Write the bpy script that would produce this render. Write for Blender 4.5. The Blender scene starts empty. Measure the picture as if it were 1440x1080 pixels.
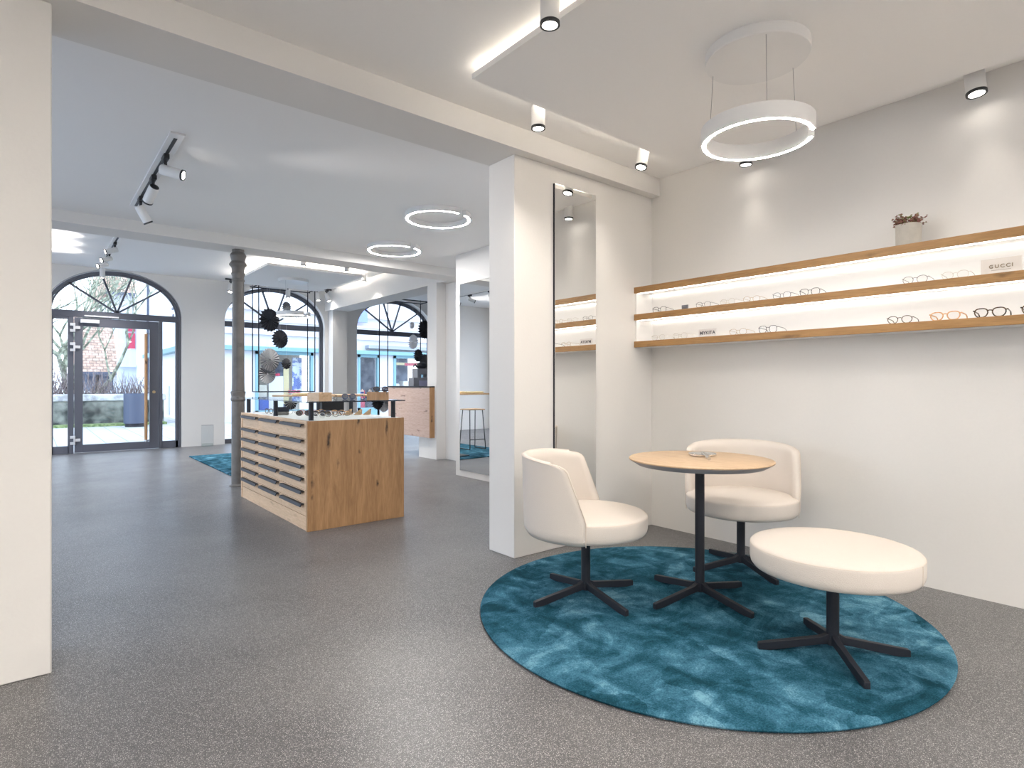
import bpy, bmesh, math, random
from mathutils import Vector, Matrix
C = bpy.context.scene.collection
PI = math.pi
R = math.radians
H = 1.18

# ------------------------------------------------------------------ materials
def mat(name, col, rough=.6, metal=0, spec=.5, bump=None, **kw):
    m = bpy.data.materials.new(name); m.use_nodes = True
    nt = m.node_tree; b = nt.nodes['Principled BSDF']
    b.inputs['Base Color'].default_value = (*col, 1)
    b.inputs['Roughness'].default_value = rough
    b.inputs['Metallic'].default_value = metal
    b.inputs['Specular IOR Level'].default_value = spec
    tc = nt.nodes.new('ShaderNodeTexCoord')
    n = nt.nodes.new('ShaderNodeTexNoise')
    sc, st, var = bump if bump else (40, .02, .03)
    n.inputs['Scale'].default_value = sc; n.inputs['Detail'].default_value = 3
    nt.links.new(tc.outputs['Object'], n.inputs['Vector'])
    bp = nt.nodes.new('ShaderNodeBump'); bp.inputs['Strength'].default_value = st; bp.inputs['Distance'].default_value = .01
    nt.links.new(n.outputs['Fac'], bp.inputs['Height']); nt.links.new(bp.outputs['Normal'], b.inputs['Normal'])
    r = nt.nodes.new('ShaderNodeValToRGB')
    r.color_ramp.elements[0].color = (*[c*(1-var) for c in col], 1)
    r.color_ramp.elements[1].color = (*[min(1, c*(1+var)) for c in col], 1)
    nt.links.new(n.outputs['Fac'], r.inputs['Fac']); nt.links.new(r.outputs['Color'], b.inputs['Base Color'])
    return m

def emis(name, col, st):
    m = bpy.data.materials.new(name); m.use_nodes = True
    b = m.node_tree.nodes['Principled BSDF']
    b.inputs['Base Color'].default_value = (*col, 1)
    b.inputs['Emission Color'].default_value = (*col, 1)
    b.inputs['Emission Strength'].default_value = st
    return m

def glass(name, tint=(1, 1, 1), base=.04, strength=1.0, rough=0.0):
    m = bpy.data.materials.new(name); m.use_nodes = True
    nt = m.node_tree; nt.nodes.remove(nt.nodes['Principled BSDF'])
    out = nt.nodes['Material Output']
    t = nt.nodes.new('ShaderNodeBsdfTransparent'); t.inputs['Color'].default_value = (*tint, 1)
    g = nt.nodes.new('ShaderNodeBsdfGlossy'); g.inputs['Roughness'].default_value = rough
    f = nt.nodes.new('ShaderNodeLayerWeight'); f.inputs['Blend'].default_value = .5
    pw = nt.nodes.new('ShaderNodeMath'); pw.operation = 'POWER'; pw.inputs[1].default_value = 5
    mu = nt.nodes.new('ShaderNodeMath'); mu.operation = 'MULTIPLY_ADD'; mu.inputs[1].default_value = .85*strength; mu.inputs[2].default_value = .04*strength
    mx = nt.nodes.new('ShaderNodeMixShader')
    nt.links.new(f.outputs['Facing'], pw.inputs[0]); nt.links.new(pw.outputs[0], mu.inputs[0]); nt.links.new(mu.outputs[0], mx.inputs[0])
    nt.links.new(t.outputs[0], mx.inputs[1]); nt.links.new(g.outputs[0], mx.inputs[2])
    nt.links.new(mx.outputs[0], out.inputs[0])
    return m

def wood(name, c1, c2, dark, grain=(1, 1, 12), scale=1.0, rough=.5, knot=1.0, plank=None):
    """grain: vector scaling; the axis with the LOW number runs along the grain"""
    m = bpy.data.materials.new(name); m.use_nodes = True
    nt = m.node_tree; b = nt.nodes['Principled BSDF']; L = nt.links.new
    tc = nt.nodes.new('ShaderNodeTexCoord')
    mp = nt.nodes.new('ShaderNodeMapping'); mp.inputs['Scale'].default_value = grain
    L(tc.outputs['Object'], mp.inputs['Vector'])
    n1 = nt.nodes.new('ShaderNodeTexNoise'); n1.inputs['Scale'].default_value = 2.2*scale; n1.inputs['Detail'].default_value = 7
    n1.inputs['Distortion'].default_value = 1.2; n1.inputs['Roughness'].default_value = .62
    L(mp.outputs[0], n1.inputs['Vector'])
    n2 = nt.nodes.new('ShaderNodeTexNoise'); n2.inputs['Scale'].default_value = 14*scale; n2.inputs['Detail'].default_value = 3
    L(mp.outputs[0], n2.inputs['Vector'])
    r1 = nt.nodes.new('ShaderNodeValToRGB')
    e = r1.color_ramp.elements; e[0].position = .3; e[0].color = (*c2, 1); e[1].position = .66; e[1].color = (*c1, 1)
    L(n1.outputs['Fac'], r1.inputs['Fac'])
    mx = nt.nodes.new('ShaderNodeMixRGB'); mx.blend_type = 'MULTIPLY'; mx.inputs['Fac'].default_value = .35
    r2 = nt.nodes.new('ShaderNodeValToRGB'); e = r2.color_ramp.elements
    e[0].position = .35; e[0].color = (.62, .55, .48, 1); e[1].position = .6; e[1].color = (1, 1, 1, 1)
    L(n2.outputs['Fac'], r2.inputs['Fac']); L(r1.outputs[0], mx.inputs[1]); L(r2.outputs[0], mx.inputs[2])
    # knots and cracks: distorted voronoi cells stretched along the grain
    mp2 = nt.nodes.new('ShaderNodeMapping'); mp2.inputs['Scale'].default_value = [g**.62 for g in grain]
    L(tc.outputs['Object'], mp2.inputs['Vector'])
    nd = nt.nodes.new('ShaderNodeTexNoise'); nd.inputs['Scale'].default_value = 9; nd.inputs['Detail'].default_value = 3
    L(tc.outputs['Object'], nd.inputs['Vector'])
    ad = nt.nodes.new('ShaderNodeMixRGB'); ad.blend_type = 'ADD'; ad.inputs['Fac'].default_value = .22
    L(mp2.outputs[0], ad.inputs[1]); L(nd.outputs['Color'], ad.inputs[2])
    v = nt.nodes.new('ShaderNodeTexVoronoi'); v.inputs['Scale'].default_value = 2.4*scale
    L(ad.outputs[0], v.inputs['Vector'])
    r3 = nt.nodes.new('ShaderNodeValToRGB'); e = r3.color_ramp.elements
    e[0].position = .05; e[0].color = (1, 1, 1, 1); e[1].position = .17; e[1].color = (0, 0, 0, 1)
    L(v.outputs['Distance'], r3.inputs['Fac'])
    km = nt.nodes.new('ShaderNodeMath'); km.operation = 'MULTIPLY'; km.inputs[1].default_value = .8*knot
    L(r3.outputs[0], km.inputs[0])
    mk = nt.nodes.new('ShaderNodeMixRGB'); mk.inputs[2].default_value = (*dark, 1)
    L(km.outputs[0], mk.inputs['Fac']); L(mx.outputs[0], mk.inputs[1])
    L(mk.outputs[0], b.inputs['Base Color'])
    b.inputs['Roughness'].default_value = rough
    bp = nt.nodes.new('ShaderNodeBump'); bp.inputs['Strength'].default_value = .15; bp.inputs['Distance'].default_value = .003
    L(n2.outputs['Fac'], bp.inputs['Height']); L(bp.outputs[0], b.inputs['Normal'])
    return m

def rug_mat(name, k=1.0):
    m = bpy.data.materials.new(name); m.use_nodes = True
    nt = m.node_tree; b = nt.nodes['Principled BSDF']; L = nt.links.new
    tc = nt.nodes.new('ShaderNodeTexCoord')
    mp = nt.nodes.new('ShaderNodeMapping'); mp.inputs['Scale'].default_value = (1.3, 2.0, 1); mp.inputs['Rotation'].default_value = (0, 0, .9)
    L(tc.outputs['Object'], mp.inputs['Vector'])
    n1 = nt.nodes.new('ShaderNodeTexNoise'); n1.inputs['Scale'].default_value = 2.8*k; n1.inputs['Detail'].default_value = 8; n1.inputs['Roughness'].default_value = .62; n1.inputs['Distortion'].default_value = 1.1
    L(mp.outputs[0], n1.inputs['Vector'])
    mp3 = nt.nodes.new('ShaderNodeMapping'); mp3.inputs['Scale'].default_value = (2.4, 1.2, 1); mp3.inputs['Rotation'].default_value = (0, 0, .25)
    L(tc.outputs['Object'], mp3.inputs['Vector'])
    n2 = nt.nodes.new('ShaderNodeTexNoise'); n2.inputs['Scale'].default_value = 3.2*k; n2.inputs['Detail'].default_value = 5; n2.inputs['Distortion'].default_value = .7
    L(mp3.outputs[0], n2.inputs['Vector'])
    n3 = nt.nodes.new('ShaderNodeTexNoise'); n3.inputs['Scale'].default_value = 170; n3.inputs['Detail'].default_value = 2
    L(tc.outputs['Object'], n3.inputs['Vector'])
    a = nt.nodes.new('ShaderNodeMixRGB'); a.inputs['Fac'].default_value = .42
    L(n1.outputs['Fac'], a.inputs[1]); L(n2.outputs['Fac'], a.inputs[2])
    a2 = nt.nodes.new('ShaderNodeMixRGB'); a2.inputs['Fac'].default_value = .2
    L(a.outputs[0], a2.inputs[1]); L(n3.outputs['Fac'], a2.inputs[2])
    r = nt.nodes.new('ShaderNodeValToRGB'); e = r.color_ramp.elements
    e[0].position = .41; e[0].color = (.010, .048, .070, 1); e[1].position = .63; e[1].color = (.17, .36, .47, 1)
    x = e.new(.47); x.color = (.020, .085, .128, 1); x = e.new(.54); x.color = (.052, .160, .235, 1)
    nd = nt.nodes.new('ShaderNodeTexNoise'); nd.inputs['Scale'].default_value = 2.5; nd.inputs['Detail'].default_value = 4
    L(tc.outputs['Object'], nd.inputs['Vector'])
    md = nt.nodes.new('ShaderNodeMixRGB'); md.blend_type = 'ADD'; md.inputs['Fac'].default_value = .45; L(tc.outputs['Object'], md.inputs[1]); L(nd.outputs['Color'], md.inputs[2])
    vo = nt.nodes.new('ShaderNodeTexVoronoi'); vo.inputs['Scale'].default_value = 3.0*k; L(md.outputs[0], vo.inputs['Vector'])
    sv = nt.nodes.new('ShaderNodeSeparateColor'); L(vo.outputs['Color'], sv.inputs[0])
    mv = nt.nodes.new('ShaderNodeMapRange'); mv.inputs['To Min'].default_value = .2; mv.inputs['To Max'].default_value = .8; L(sv.outputs[0], mv.inputs['Value'])
    a3 = nt.nodes.new('ShaderNodeMixRGB'); a3.inputs['Fac'].default_value = .15; L(a2.outputs[0], a3.inputs[1]); L(mv.outputs[0], a3.inputs[2])
    L(a3.outputs[0], r.inputs['Fac']); L(r.outputs[0], b.inputs['Base Color'])
    b.inputs['Roughness'].default_value = .95; b.inputs['Specular IOR Level'].default_value = .04
    bp = nt.nodes.new('ShaderNodeBump'); bp.inputs['Strength'].default_value = .6; bp.inputs['Distance'].default_value = .006
    L(n3.outputs['Fac'], bp.inputs['Height']); L(bp.outputs[0], b.inputs['Normal'])
    return m

def floor_mat():
    m = bpy.data.materials.new('ground_screed'); m.use_nodes = True
    nt = m.node_tree; b = nt.nodes['Principled BSDF']; L = nt.links.new
    tc = nt.nodes.new('ShaderNodeTexCoord')
    n = nt.nodes.new('ShaderNodeTexNoise'); n.inputs['Scale'].default_value = 1.4; n.inputs['Detail'].default_value = 7; n.inputs['Distortion'].default_value = .6
    L(tc.outputs['Object'], n.inputs['Vector'])
    r = nt.nodes.new('ShaderNodeValToRGB'); e = r.color_ramp.elements
    e[0].position = .3; e[0].color = (.082, .080, .084, 1); e[1].position = .7; e[1].color = (.138, .135, .138, 1)
    L(n.outputs['Fac'], r.inputs['Fac'])
    cur = r.outputs[0]
    for sc, th, col, fac in ((190, .34, (.55, .53, .52), .85), (300, .40, (.42, .41, .405), .8), (230, .40, (.02, .02, .024), .8)):
        v = nt.nodes.new('ShaderNodeTexVoronoi'); v.inputs['Scale'].default_value = sc; v.inputs['Randomness'].default_value = 1
        L(tc.outputs['Object'], v.inputs['Vector'])
        q = nt.nodes.new('ShaderNodeValToRGB'); q.color_ramp.interpolation = 'LINEAR'
        q.color_ramp.elements[0].position = th-.06; q.color_ramp.elements[0].color = (fac, fac, fac, 1)
        q.color_ramp.elements[1].position = th; q.color_ramp.elements[1].color = (0, 0, 0, 1)
        L(v.outputs['Distance'], q.inputs['Fac'])
        mx = nt.nodes.new('ShaderNodeMixRGB'); mx.inputs[2].default_value = (*col, 1)
        # only some cells carry a chip
        g = nt.nodes.new('ShaderNodeMath'); g.operation = 'GREATER_THAN'; g.inputs[1].default_value = .45
        sep = nt.nodes.new('ShaderNodeSeparateColor'); L(v.outputs['Color'], sep.inputs[0]); L(sep.outputs[0], g.inputs[0])
        mu = nt.nodes.new('ShaderNodeMath'); mu.operation = 'MULTIPLY'; L(q.outputs[0], mu.inputs[0]); L(g.outputs[0], mu.inputs[1])
        L(mu.outputs[0], mx.inputs['Fac']); L(cur, mx.inputs[1]); cur = mx.outputs[0]
    L(cur, b.inputs['Base Color'])
    n4 = nt.nodes.new('ShaderNodeTexNoise'); n4.inputs['Scale'].default_value = 3; n4.inputs['Detail'].default_value = 4
    L(tc.outputs['Object'], n4.inputs['Vector'])
    rr = nt.nodes.new('ShaderNodeMapRange'); rr.inputs['To Min'].default_value = .30; rr.inputs['To Max'].default_value = .42
    L(n4.outputs['Fac'], rr.inputs['Value']); L(rr.outputs[0], b.inputs['Roughness'])
    b.inputs['Specular IOR Level'].default_value = .5
    return m

def paving_mat():
    m = bpy.data.materials.new('pale_paving'); m.use_nodes = True
    nt = m.node_tree; b = nt.nodes['Principled BSDF']; L = nt.links.new
    tc = nt.nodes.new('ShaderNodeTexCoord')
    mp = nt.nodes.new('ShaderNodeMapping'); mp.inputs['Rotation'].default_value = (0, 0, PI/2)
    L(tc.outputs['Object'], mp.inputs['Vector'])
    br = nt.nodes.new('ShaderNodeTexBrick'); br.inputs['Scale'].default_value = 1.0
    br.inputs['Brick Width'].default_value = 1.2; br.inputs['Row Height'].default_value = .4; br.inputs['Mortar Size'].default_value = .012
    br.inputs['Color1'].default_value = (.50, .50, .50, 1); br.inputs['Color2'].default_value = (.44, .445, .45, 1); br.inputs['Mortar'].default_value = (.26, .27, .27, 1)
    L(mp.outputs[0], br.inputs['Vector']); L(br.outputs['Color'], b.inputs['Base Color'])
    b.inputs['Roughness'].default_value = .8
    return m

def brickish(name, c1, c2, mortar, w, h, ms=.02, rot=(0, 0, 0), scale=1):
    m = bpy.data.materials.new(name); m.use_nodes = True
    nt = m.node_tree; b = nt.nodes['Principled BSDF']; L = nt.links.new
    tc = nt.nodes.new('ShaderNodeTexCoord')
    mp = nt.nodes.new('ShaderNodeMapping'); mp.inputs['Rotation'].default_value = rot
    L(tc.outputs['Object'], mp.inputs['Vector'])
    br = nt.nodes.new('ShaderNodeTexBrick'); br.inputs['Scale'].default_value = scale
    br.inputs['Brick Width'].default_value = w; br.inputs['Row Height'].default_value = h; br.inputs['Mortar Size'].default_value = ms
    br.inputs['Color1'].default_value = (*c1, 1); br.inputs['Color2'].default_value = (*c2, 1); br.inputs['Mortar'].default_value = (*mortar, 1)
    L(mp.outputs[0], br.inputs['Vector'])
    n = nt.nodes.new('ShaderNodeTexNoise'); n.inputs['Scale'].default_value = 5; n.inputs['Detail'].default_value = 6
    L(tc.outputs['Object'], n.inputs['Vector'])
    r = nt.nodes.new('ShaderNodeValToRGB'); e = r.color_ramp.elements
    e[0].position = .35; e[0].color = (.45, .47, .42, 1); e[1].position = .65; e[1].color = (1.15, 1.12, 1.08, 1)
    L(n.outputs['Fac'], r.inputs['Fac'])
    mx = nt.nodes.new('ShaderNodeMixRGB'); mx.blend_type = 'MULTIPLY'; mx.inputs['Fac'].default_value = .8
    L(br.outputs['Color'], mx.inputs[1]); L(r.outputs[0], mx.inputs[2]); L(mx.outputs[0], b.inputs['Base Color'])
    b.inputs['Roughness'].default_value = .9
    return m

def noise2(name, c1, c2, scale, p0=.4, p1=.6, rough=.8, detail=4):
    m = bpy.data.materials.new(name); m.use_nodes = True
    nt = m.node_tree; b = nt.nodes['Principled BSDF']; L = nt.links.new
    tc = nt.nodes.new('ShaderNodeTexCoord'); n = nt.nodes.new('ShaderNodeTexNoise')
    n.inputs['Scale'].default_value = scale; n.inputs['Detail'].default_value = detail
    L(tc.outputs['Object'], n.inputs['Vector'])
    r = nt.nodes.new('ShaderNodeValToRGB'); e = r.color_ramp.elements
    e[0].position = p0; e[0].color = (*c1, 1); e[1].position = p1; e[1].color = (*c2, 1)
    L(n.outputs['Fac'], r.inputs['Fac']); L(r.outputs[0], b.inputs['Base Color'])
    b.inputs['Roughness'].default_value = rough
    return m

M = {}
M['wall'] = mat('white_wall_paint', (.765, .745, .72), .75, spec=.2, bump=(60, .04, .012))
M['ceil'] = mat('white_ceiling_paint', (.89, .875, .86), .8, spec=.2, bump=(60, .03, .01))
M['floor'] = floor_mat()
M['white'] = mat('white_lacquer', (.82, .81, .80), .4, bump=(30, .01, .01))
M['white_metal'] = mat('white_coated_metal', (.80, .79, .78), .35, bump=(30, .01, .01))
M['black'] = mat('black_coated_metal', (.02, .021, .024), .42, bump=(200, .05, .1))
M['anth'] = mat('anthracite_metal', (.017, .019, .027), .5, spec=.35, bump=(200, .05, .1))
M['frame'] = mat('grey_window_metal', (.105, .11, .135), .4, bump=(100, .02, .05))
M['chrome'] = mat('polished_chrome', (.75, .75, .75), .12, metal=1, bump=(30, .005, .02))
M['silver'] = mat('satin_silver', (.72, .72, .73), .35, metal=.3, bump=(30, .01, .02))
M['brass'] = mat('brushed_brass', (.55, .42, .25), .3, metal=1, bump=(30, .01, .02))
M['mirror'] = mat('mirror_silvering', (.90, .90, .885), .008, metal=1, bump=(1, 0, .001))
M['fabric'] = mat('cream_upholstery', (.68, .62, .565), .85, spec=.15, bump=(420, .25, .05))
M['seam'] = mat('cream_seam', (.66, .58, .50), .85, bump=(420, .2, .05))
M['iron'] = noise2('bare_cast_iron', (.125, .115, .105), (.18, .165, .15), 9, .3, .7, .4)
M['oakx'] = wood('oak_grain_sideways', (.60, .41, .235), (.50, .32, .17), (.14, .08, .045), (9, 1, 9), 1.0, .5, .6)
M['oak_shelf'] = wood('oak_shelf_edge', (.45, .255, .10), (.34, .18, .065), (.13, .07, .03), (9, 1.0, 14), 1.0, .5, .8)
M['oak_front'] = wood('pale_oak_drawer_front', (.70, .49, .32), (.58, .385, .23), (.28, .17, .10), (9, 1.2, 14), 1.0, .55, .7)
M['oak_side'] = wood('knotty_oak_side', (.50, .29, .14), (.33, .175, .075), (.04, .022, .014), (8, 8, .8), 1.0, .5, 1.25)
M['oak_top'] = wood('light_oak_tabletop', (.60, .44, .29), (.52, .36, .22), (.33, .2, .11), (9, 1.2, 9), 1.0, .45, .5)
M['oak_pink'] = wood('greyish_oak_panel', (.56, .42, .36), (.47, .33, .27), (.12, .07, .06), (9, 1, 12), 1.0, .5, 1.1)
M['tabgrey'] = mat('grey_bevel', (.33, .32, .34), .5)
M['rug'] = rug_mat('teal_pile'); M['rug2'] = rug_mat('teal_pile_far', 1.3)
M['pane'] = glass('window_glass', (.97, .985, .985), strength=.6)
M['clear'] = glass('clear_glass', (.93, .965, .955), strength=1.0)
M['vase'] = glass('vase_glass', (.93, .95, .96), strength=1.0)
M['lens'] = glass('spectacle_lens', (.95, .95, .95), strength=.8)
M['lens_dark'] = glass('dark_lens', (.12, .11, .12), strength=1.0)
M['led'] = emis('led_ring_light', (1, .94, .86), 145)
M['led_cool'] = emis('led_ring_light_far', (1, .975, .96), 170)
M['lampface'] = emis('spot_lens_light', (1, .93, .84), 14)
M['shelf_led'] = emis('shelf_led_strip', (1, .94, .86), 3.0)
M['cove_led'] = emis('cove_led_strip', (1, .94, .85), 60)
M['concrete'] = mat('pale_concrete', (.50, .47, .42), .85, bump=(25, .3, .18))
M['leaf_red'] = noise2('reddish_succulent', (.17, .06, .05), (.34, .16, .13), 60)
M['leaf_green'] = noise2('olive_leaf', (.18, .20, .07), (.34, .33, .14), 60)
M['tort'] = noise2('dark_tortoise', (.02, .014, .01), (.12, .07, .035), 90, rough=.25)
M['amber'] = noise2('amber_acetate', (.55, .27, .12), (.72, .42, .22), 60, rough=.25)
M['gold'] = mat('thin_gold_wire', (.48, .36, .24), .3, metal=.8)
M['gun'] = mat('gunmetal_wire', (.10, .095, .10), .3, metal=.6)
M['clearfr'] = mat('clear_acetate', (.62, .58, .53), .25)
M['red'] = mat('red_acetate', (.45, .05, .04), .3)
M['blue'] = mat('navy_acetate', (.03, .04, .12), .3)
M['sign'] = mat('frosted_sign', (.66, .62, .58), .35)
M['sign2'] = mat('white_sign', (.72, .69, .68), .35)
M['letter'] = mat('dark_gold_lettering', (.20, .15, .085), .4)
M['letter2'] = mat('grey_lettering', (.11, .10, .11), .5)
M['fan_dark'] = mat('dark_grey_paper', (.030, .031, .040), .8)
M['fan_grey'] = mat('grey_paper', (.17, .17, .18), .8)
M['fan_light'] = mat('light_grey_paper', (.22, .22, .23), .8)
M['fan_mid'] = mat('soft_grey_paper', (.060, .062, .075), .8)
M['fan_line'] = mat('black_paper', (.02, .02, .024), .8)
M['fan_white'] = mat('white_paper', (.75, .74, .75), .8)
M['grey_box'] = mat('slate_grey_card', (.17, .18, .21), .6)
M['taupe'] = noise2('taupe_board', (.10, .095, .085), (.15, .14, .125), 20)
M['lilac'] = mat('lilac_plate', (.22, .23, .36), .5)
# outdoors
M['paving'] = paving_mat()
M['render'] = mat('white_render', (.80, .82, .86), .9, bump=(8, .1, .02))
M['render2'] = mat('pale_blue_render', (.62, .66, .74), .9, bump=(8, .1, .04))
M['roof'] = brickish('red_roof_tiles', (.52, .33, .26), (.64, .46, .38), (.30, .20, .17), .26, .17, .02)
M['oldwall'] = noise2('mossy_sandstone', (.03, .035, .035), (.26, .27, .24), 3.2, .38, .66, .9, 8)
M['coping'] = noise2('stone_coping', (.30, .30, .31), (.62, .62, .64), 5)
M['grass'] = noise2('grass_verge', (.10, .16, .05), (.30, .36, .16), 14)
M['bark'] = noise2('mossy_bark', (.13, .14, .10), (.42, .45, .34), 8)
M['twig'] = noise2('bare_twigs', (.14, .10, .10), (.36, .30, .30), 9)
M['shutter'] = mat('raspberry_shutter', (.55, .05, .11), .6)
M['teal'] = mat('teal_fascia', (.20, .36, .42), .6)
M['tealdark'] = mat('dark_teal_metal', (.08, .17, .22), .5)
M['facade'] = mat('pale_stone_facade', (.60, .60, .64), .85, bump=(6, .1, .05))
M['facade2'] = mat('warm_stone_facade', (.70, .67, .66), .85, bump=(6, .1, .05))
M['bluegrey'] = mat('blue_grey_bin', (.075, .09, .14), .45)
M['dark_in'] = noise2('shop_dark_interior', (.05, .07, .13), (.20, .24, .33), 3)
M['cream_in'] = mat('shop_cream_interior', (.62, .57, .48), .8)
M['blue_sign'] = mat('blue_sign_board', (.22, .30, .75), .5)
M['yellow'] = mat('yellow_board', (.74, .62, .36), .6)
M['blossom'] = noise2('blue_white_poster', (.10, .17, .50), (.72, .78, .85), 5, .46, .54)
M['cobalt'] = mat('cobalt_box', (.05, .10, .40), .5)
M['pinkred'] = mat('pink_red_bow', (.65, .05, .12), .5)
M['greycab'] = mat('grey_fascia', (.30, .33, .38), .6)

# ------------------------------------------------------------------ mesh helpers
def BM(): return bmesh.new()

def box(bm, x0, x1, y0, y1, z0, z1, mtx=None):
    vs = [bm.verts.new(p) for p in ((x0, y0, z0), (x1, y0, z0), (x1, y1, z0), (x0, y1, z0), (x0, y0, z1), (x1, y0, z1), (x1, y1, z1), (x0, y1, z1))]
    for f in ((3, 2, 1, 0), (4, 5, 6, 7), (0, 1, 5, 4), (1, 2, 6, 5), (2, 3, 7, 6), (3, 0, 4, 7)):
        bm.faces.new([vs[i] for i in f])
    if mtx is not None: bmesh.ops.transform(bm, matrix=mtx, verts=vs)
    return vs

def lathe(bm, prof, seg=32, c=(0, 0, 0), a0=0, a1=2*PI, mtx=None):
    full = abs(a1-a0-2*PI) < 1e-6
    n = seg if full else seg+1
    rings = []; allv = []
    for r, z in prof:
        if r < 1e-6:
            v = bm.verts.new((c[0], c[1], c[2]+z)); rings.append([v]*n); allv.append(v)
        else:
            ring = [bm.verts.new((c[0]+r*math.cos(a0+(a1-a0)*i/seg), c[1]+r*math.sin(a0+(a1-a0)*i/seg), c[2]+z)) for i in range(n)]
            rings.append(ring); allv += ring
    for k in range(len(rings)-1):
        A, B = rings[k], rings[k+1]
        for i in range(n if full else n-1):
            j = (i+1) % n
            q = []
            for v in (A[i], A[j], B[j], B[i]):
                if v not in q: q.append(v)
            if len(q) > 2:
                try: bm.faces.new(q)
                except ValueError: pass
    if mtx is not None: bmesh.ops.transform(bm, matrix=mtx, verts=allv)
    return allv

def cyl(bm, p0, p1, r0, r1=None, seg=16):
    p0, p1 = Vector(p0), Vector(p1); r1 = r0 if r1 is None else r1
    L_ = (p1-p0).length
    q = Vector((0, 0, 1)).rotation_difference((p1-p0).normalized()).to_matrix().to_4x4()
    return lathe(bm, [(0, 0), (r0, 0), (r1, L_), (0, L_)], seg, mtx=Matrix.Translation(p0) @ q)

def tube(bm, pts, r, seg=6, closed=False):
    pts = [Vector(p) for p in pts]; n = len(pts); rings = []
    up = Vector((0, 0, 1)); prev = None
    for i, p in enumerate(pts):
        if closed: t = (pts[(i+1) % n]-pts[i-1]).normalized()
        else: t = (pts[min(i+1, n-1)]-pts[max(i-1, 0)]).normalized()
        if prev is None:
            s = t.cross(up)
            if s.length < .05: s = t.cross(Vector((1, 0, 0)))
        else:
            s = prev - t*prev.dot(t)
        s.normalize(); prev = s; b_ = t.cross(s)
        rr = r[i] if isinstance(r, (list, tuple)) else r
        rings.append([bm.verts.new(p+(s*math.cos(2*PI*k/seg)+b_*math.sin(2*PI*k/seg))*rr) for k in range(seg)])
    for i in range(n if closed else n-1):
        A, B = rings[i], rings[(i+1) % n]
        for k in range(seg):
            bm.faces.new([A[k], A[(k+1) % seg], B[(k+1) % seg], B[k]])
    if not closed:
        bm.faces.new(rings[0][::-1]); bm.faces.new(rings[-1])

def prism(bm, poly, y0, y1, plane='xz'):
    """extrude polygon (a,b) along the third axis"""
    def P(a, b_, c): return {'xz': (a, c, b_), 'yz': (c, a, b_), 'xy': (a, b_, c)}[plane]
    A = [bm.verts.new(P(a, b_, y0)) for a, b_ in poly]; B = [bm.verts.new(P(a, b_, y1)) for a, b_ in poly]
    n = len(poly)
    bm.faces.new(A); bm.faces.new(B[::-1])
    for i in range(n): bm.faces.new([A[i], B[i], B[(i+1) % n], A[(i+1) % n]])

def obj(name, bm, m, parent=None, bevel=0, smooth=.6, loc=None, rot=None, segs=2):
    bmesh.ops.recalc_face_normals(bm, faces=bm.faces[:])
    for f in bm.faces: f.smooth = True
    for e in bm.edges:
        if len(e.link_faces) != 2 or e.calc_face_angle(0) > smooth: e.smooth = False
    me = bpy.data.meshes.new(name); bm.to_mesh(me); bm.free()
    o = bpy.data.objects.new(name, me); C.objects.link(o)
    me.materials.append(m if not isinstance(m, str) else M[m])
    if parent: o.parent = parent
    if loc: o.location = loc
    if rot: o.rotation_euler = rot
    if bevel:
        md = o.modifiers.new('bevel', 'BEVEL'); md.width = bevel; md.segments = segs; md.limit_method = 'ANGLE'; md.angle_limit = .6
    return o

def bx(name, dims, m, parent=None, bevel=0, **kw):
    bm = BM(); box(bm, *dims); return obj(name, bm, m, parent, bevel, **kw)

def thing(name, label, cat, loc=(0, 0, 0), rz=0, group=None):
    o = bpy.data.objects.new(name, None); C.objects.link(o); o.empty_display_size = .1
    o.location = loc; o.rotation_euler = (0, 0, rz); o['label'] = label; o['category'] = cat
    if group: o['group'] = group
    return o

def tag(o, label, cat, group=None, kind=None):
    o['label'] = label; o['category'] = cat
    if group: o['group'] = group
    if kind: o['kind'] = kind
    return o

def st(o):
    o['kind'] = 'structure'; return o

def copy_tree(o, parent=None):
    c = o.copy(); C.objects.link(c); c.parent = parent
    for ch in list(o.children): copy_tree(ch, c)
    return c

def light(kind, name, loc, energy, col=(1, .9, .78), parent=None, size=.05, rot=None, angle=100, blend=.6, shape=None, sy=None):
    l = bpy.data.lights.new(name, kind); l.energy = energy; l.color = col
    if kind == 'SPOT': l.spot_size = R(angle); l.spot_blend = blend; l.shadow_soft_size = size
    elif kind == 'AREA':
        l.size = size; l.shape = shape or 'SQUARE'
        if sy: l.size_y = sy
    else: l.shadow_soft_size = size
    o = bpy.data.objects.new(name, l); C.objects.link(o); o.location = loc
    if rot: o.rotation_euler = rot
    if parent: o.parent = parent
    return o

def text_mesh(name, s, size, m, parent, mtx, ext=.001, space=1.0):
    cu = bpy.data.curves.new(name, 'FONT'); cu.body = s; cu.size = size; cu.extrude = ext
    cu.align_x = 'CENTER'; cu.align_y = 'CENTER'; cu.space_character = space; cu.offset = size*.012
    t = bpy.data.objects.new(name+'_tmp', cu); C.objects.link(t)
    bpy.context.view_layer.update()
    me = bpy.data.meshes.new_from_object(t.evaluated_get(bpy.context.evaluated_depsgraph_get()))
    bpy.data.objects.remove(t); me.name = name; me.materials.clear(); me.materials.append(M[m])
    me.transform(mtx)
    o = bpy.data.objects.new(name, me); C.objects.link(o); o.parent = parent
    return o

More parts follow.
